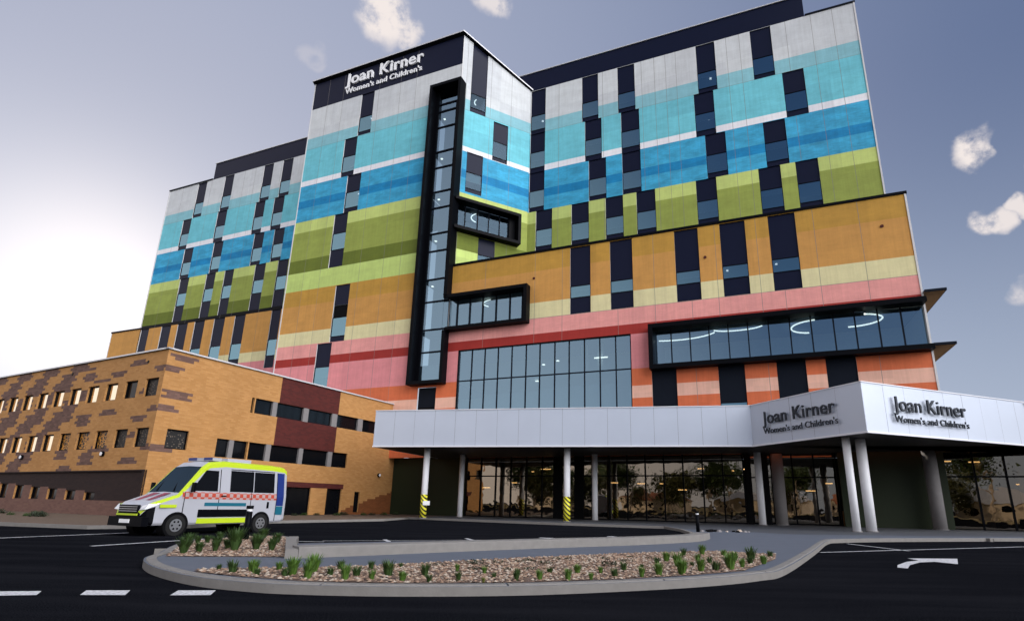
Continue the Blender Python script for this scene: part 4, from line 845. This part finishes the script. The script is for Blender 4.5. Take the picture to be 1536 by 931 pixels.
for i, (x, y, rz, L, mt) in enumerate(((-66, -78, .2, 22, HR), (-34, -86, .1, 26, HR2), (-4, -84, 0, 20, HR), (26, -80, -.1, 24, HR2), (54, -74, -.3, 22, HR), (-96, -62, .5, 22, HR2))):
    h_ = empty('house', (x, y, 0), rz); tag(h_, 'single storey rendered house across the road mirrored in the entrance glass', 'house', 'houses across the road')
    mb = MB(); mb.abox(-L / 2, L / 2, -5, 5, 0, 3.6, HW); mb.build('wall', h_, local=True)
    mb = MB(); e_ = .6; a = [(-L / 2 - e_, -5 - e_, 3.55), (L / 2 + e_, -5 - e_, 3.55), (L / 2 + e_, 5 + e_, 3.55), (-L / 2 - e_, 5 + e_, 3.55)]; rdg = [(-L / 2 + 4, 0, 6.2), (L / 2 - 4, 0, 6.2)]
    mb.poly([a[0], a[1], rdg[1], rdg[0]], mt); mb.poly([a[1], a[2], rdg[1]], mt); mb.poly([a[2], a[3], rdg[0], rdg[1]], mt); mb.poly([a[3], a[0], rdg[0]], mt); mb.build('roof', h_, local=True)
    for k in range(4):
        xx = -L / 2 + L * (k + .5) / 4; mb = MB(); mb.abox(xx - .9, xx + .9, 5.0, 5.06, 1, 2.4, M['dglass']); mb.build('window', h_, local=True)
tag(sheet('lawn', [(-140, -42), (120, -30), (120, -110), (-140, -110)], .02, plain('dry grass verge', (.22, .17, .07), .9, .3, .3)), kind='structure')

# ================================================================== SKY, SUN, CAMERA
SAZ, SEL = R(-35.5), R(20)
sdir = Vector((math.sin(SAZ) * math.cos(SEL), math.cos(SAZ) * math.cos(SEL), math.sin(SEL)))
w = bpy.data.worlds.new('World'); scene.world = w; w.use_nodes = True; nt = w.node_tree; bg = nt.nodes['Background']
sky = nd(nt, 'ShaderNodeTexSky', sky_type='NISHITA'); sky.sun_disc = False; sky.sun_elevation = SEL; sky.sun_rotation = SAZ; sky.air_density = 1.0; sky.dust_density = 1.4; sky.ozone_density = 1.5; sky.altitude = 50
tc = nd(nt, 'ShaderNodeTexCoord'); D_ = tc.outputs['Generated']
def dot(v):
    n = nd(nt, 'ShaderNodeVectorMath', operation='DOT_PRODUCT'); nt.links.new(D_, n.inputs[0]); n.inputs[1].default_value = Vector(v).normalized(); return n.outputs['Value']
def mth(op, a, b=None):
    n = nd(nt, 'ShaderNodeMath', operation=op)
    for i, v in enumerate((a, b)):
        if v is None: continue
        if isinstance(v, (int, float)): n.inputs[i].default_value = v
        else: nt.links.new(v, n.inputs[i])
    return n.outputs[0]
def sm(v, a, b):
    n = nd(nt, 'ShaderNodeMapRange', interpolation_type='SMOOTHSTEP'); nt.links.new(v, n.inputs[0]); n.inputs[1].default_value = a; n.inputs[2].default_value = b; return n.outputs[0]

def vm(op, a, b):
    n = nd(nt, 'ShaderNodeVectorMath', operation=op)
    for q, v in enumerate((a, b)):
        if isinstance(v, (tuple, list, float, int)): n.inputs[q].default_value = (v,) * 3 if isinstance(v, (float, int)) else v
        else: nt.links.new(v, n.inputs[q])
    return n.outputs[0]
nz = nd(nt, 'ShaderNodeTexNoise'); nz.inputs['Scale'].default_value = 26; nz.inputs['Detail'].default_value = 8; nz.inputs['Roughness'].default_value = .6; nt.links.new(D_, nz.inputs['Vector'])
wn = nd(nt, 'ShaderNodeTexNoise'); wn.inputs['Scale'].default_value = 14; wn.inputs['Detail'].default_value = 6; nt.links.new(D_, wn.inputs['Vector'])
Dw = vm('NORMALIZE', vm('ADD', D_, vm('MULTIPLY', vm('SUBTRACT', wn.outputs['Color'], .5), .07)), 0.0)
def dotw(v):
    n = nd(nt, 'ShaderNodeVectorMath', operation='DOT_PRODUCT'); nt.links.new(Dw, n.inputs[0]); n.inputs[1].default_value = Vector(v).normalized(); return n.outputs['Value']
cl = None
for (v, rad, amp) in (((-.235, .66, .71), .045, 1.0), ((-.205, .685, .70), .026, .9), ((-.08, .66, .75), .032, .8), ((.588, .645, .487), .024, 1.), ((.60, .64, .482), .014, .9), ((.612, .682, .392), .021, 1.), ((.63, .672, .39), .018, .9), ((.642, .655, .40), .014, .9), ((.668, .69, .29), .022, .6), ((-.34, .67, .65), .02, .2), ((.66, .62, .45), .016, .6), ((-.75, .62, .17), .03, .4)):
    k = mth('MULTIPLY', sm(dotw(v), 1 - rad * rad * .62, 1 - rad * rad * .12), sm(nz.outputs['Fac'], .30, .54)); k = mth('MULTIPLY', k, amp); cl = k if cl is None else mth('MAXIMUM', cl, k)
# unseen fill light added to the sky behind the camera, cloud-shaped, to the right
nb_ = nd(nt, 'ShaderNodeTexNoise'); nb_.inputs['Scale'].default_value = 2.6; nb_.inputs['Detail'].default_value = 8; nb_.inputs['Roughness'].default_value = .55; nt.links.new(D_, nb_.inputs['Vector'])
fill_bank = mth('MULTIPLY', sm(dot((.62, -.62, .52)), .76, .92), sm(nb_.outputs['Fac'], .34, .52))
SKS = .1
N_ = vm('MULTIPLY', sky.outputs[0], (.09, .085, .1))
N_ = vm('MULTIPLY', N_, .55); N_ = vm('DIVIDE', N_, vm('ADD', vm('MULTIPLY', N_, (11, 11.5, 12)), 1.0))
glow = mth('ADD', mth('MULTIPLY', mth('POWER', mth('MAXIMUM', dot((-.63, .72, .27)), 0.0), 90.0), .62), mth('MULTIPLY', mth('POWER', mth('MAXIMUM', dot((-.62, .72, .30)), 0.0), 14.0), .15)); broad = mth('MULTIPLY', sm(dot((-.60, .74, .28)), .12, 1.0), .25)
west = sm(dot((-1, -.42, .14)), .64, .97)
cmb = nd(nt, 'ShaderNodeCombineXYZ')
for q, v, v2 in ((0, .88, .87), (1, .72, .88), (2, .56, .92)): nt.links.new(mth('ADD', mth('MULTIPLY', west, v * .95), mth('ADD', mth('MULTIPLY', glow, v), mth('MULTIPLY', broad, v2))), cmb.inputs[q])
szz = nd(nt, 'ShaderNodeSeparateXYZ'); nt.links.new(D_, szz.inputs[0])
N_ = vm('ADD', N_, mix(nt, sm(szz.outputs['Z'], 0.0, .62), (.37, .435, .56), (.10, .14, .265)))
N_ = vm('ADD', N_, cmb.outputs[0]); N_ = vm('MULTIPLY', N_, 10.0)
mA = nd(nt, 'ShaderNodeMix', data_type='RGBA'); nt.links.new(cl, mA.inputs['Factor']); nt.links.new(N_, mA.inputs['A']); mA.inputs['B'].default_value = (9.0, 8.2, 7.9, 1)
mB = nd(nt, 'ShaderNodeMix', data_type='RGBA'); nt.links.new(fill_bank, mB.inputs['Factor']); nt.links.new(mA.outputs['Result'], mB.inputs['A']); mB.inputs['B'].default_value = (64, 63, 64.5, 1)
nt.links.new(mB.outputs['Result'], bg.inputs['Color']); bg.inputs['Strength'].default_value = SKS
sl = bpy.data.lights.new('sun', 'SUN'); sl.energy = 3.5; sl.angle = R(.5); sl.color = (1, .9, .78); so = bpy.data.objects.new('sun', sl); col.objects.link(so); so.rotation_euler = sdir.to_track_quat('Z', 'Y').to_euler(); so.location = (0, 0, 80)

cd = bpy.data.cameras.new('camera'); cam = bpy.data.objects.new('camera', cd); col.objects.link(cam); scene.camera = cam
cd.sensor_width = 36; cd.sensor_fit = 'HORIZONTAL'; cd.lens = 815.616 / 1536 * 36; cd.shift_x = -40.16 / 1536; cd.shift_y = 73.86 / 1536; cd.clip_start = .1; cd.clip_end = 3000
right = Vector((.99983101, -.00471669, .01776824)); down = Vector((.01838362, .25652677, -.96636228)); fwd = Vector((0, .96652562, .25657013))
mm = Matrix((( right.x, -down.x, -fwd.x, 0), (right.y, -down.y, -fwd.y, 0), (right.z, -down.z, -fwd.z, 1.25), (0, 0, 0, 1))); cam.matrix_world = mm
vs = scene.view_settings; vs.view_transform = 'Standard'; vs.look = 'None'; vs.exposure = 0.0; vs.gamma = 1
scene.render.engine = 'CYCLES'; scene.cycles.max_bounces = 8; scene.cycles.transparent_max_bounces = 12
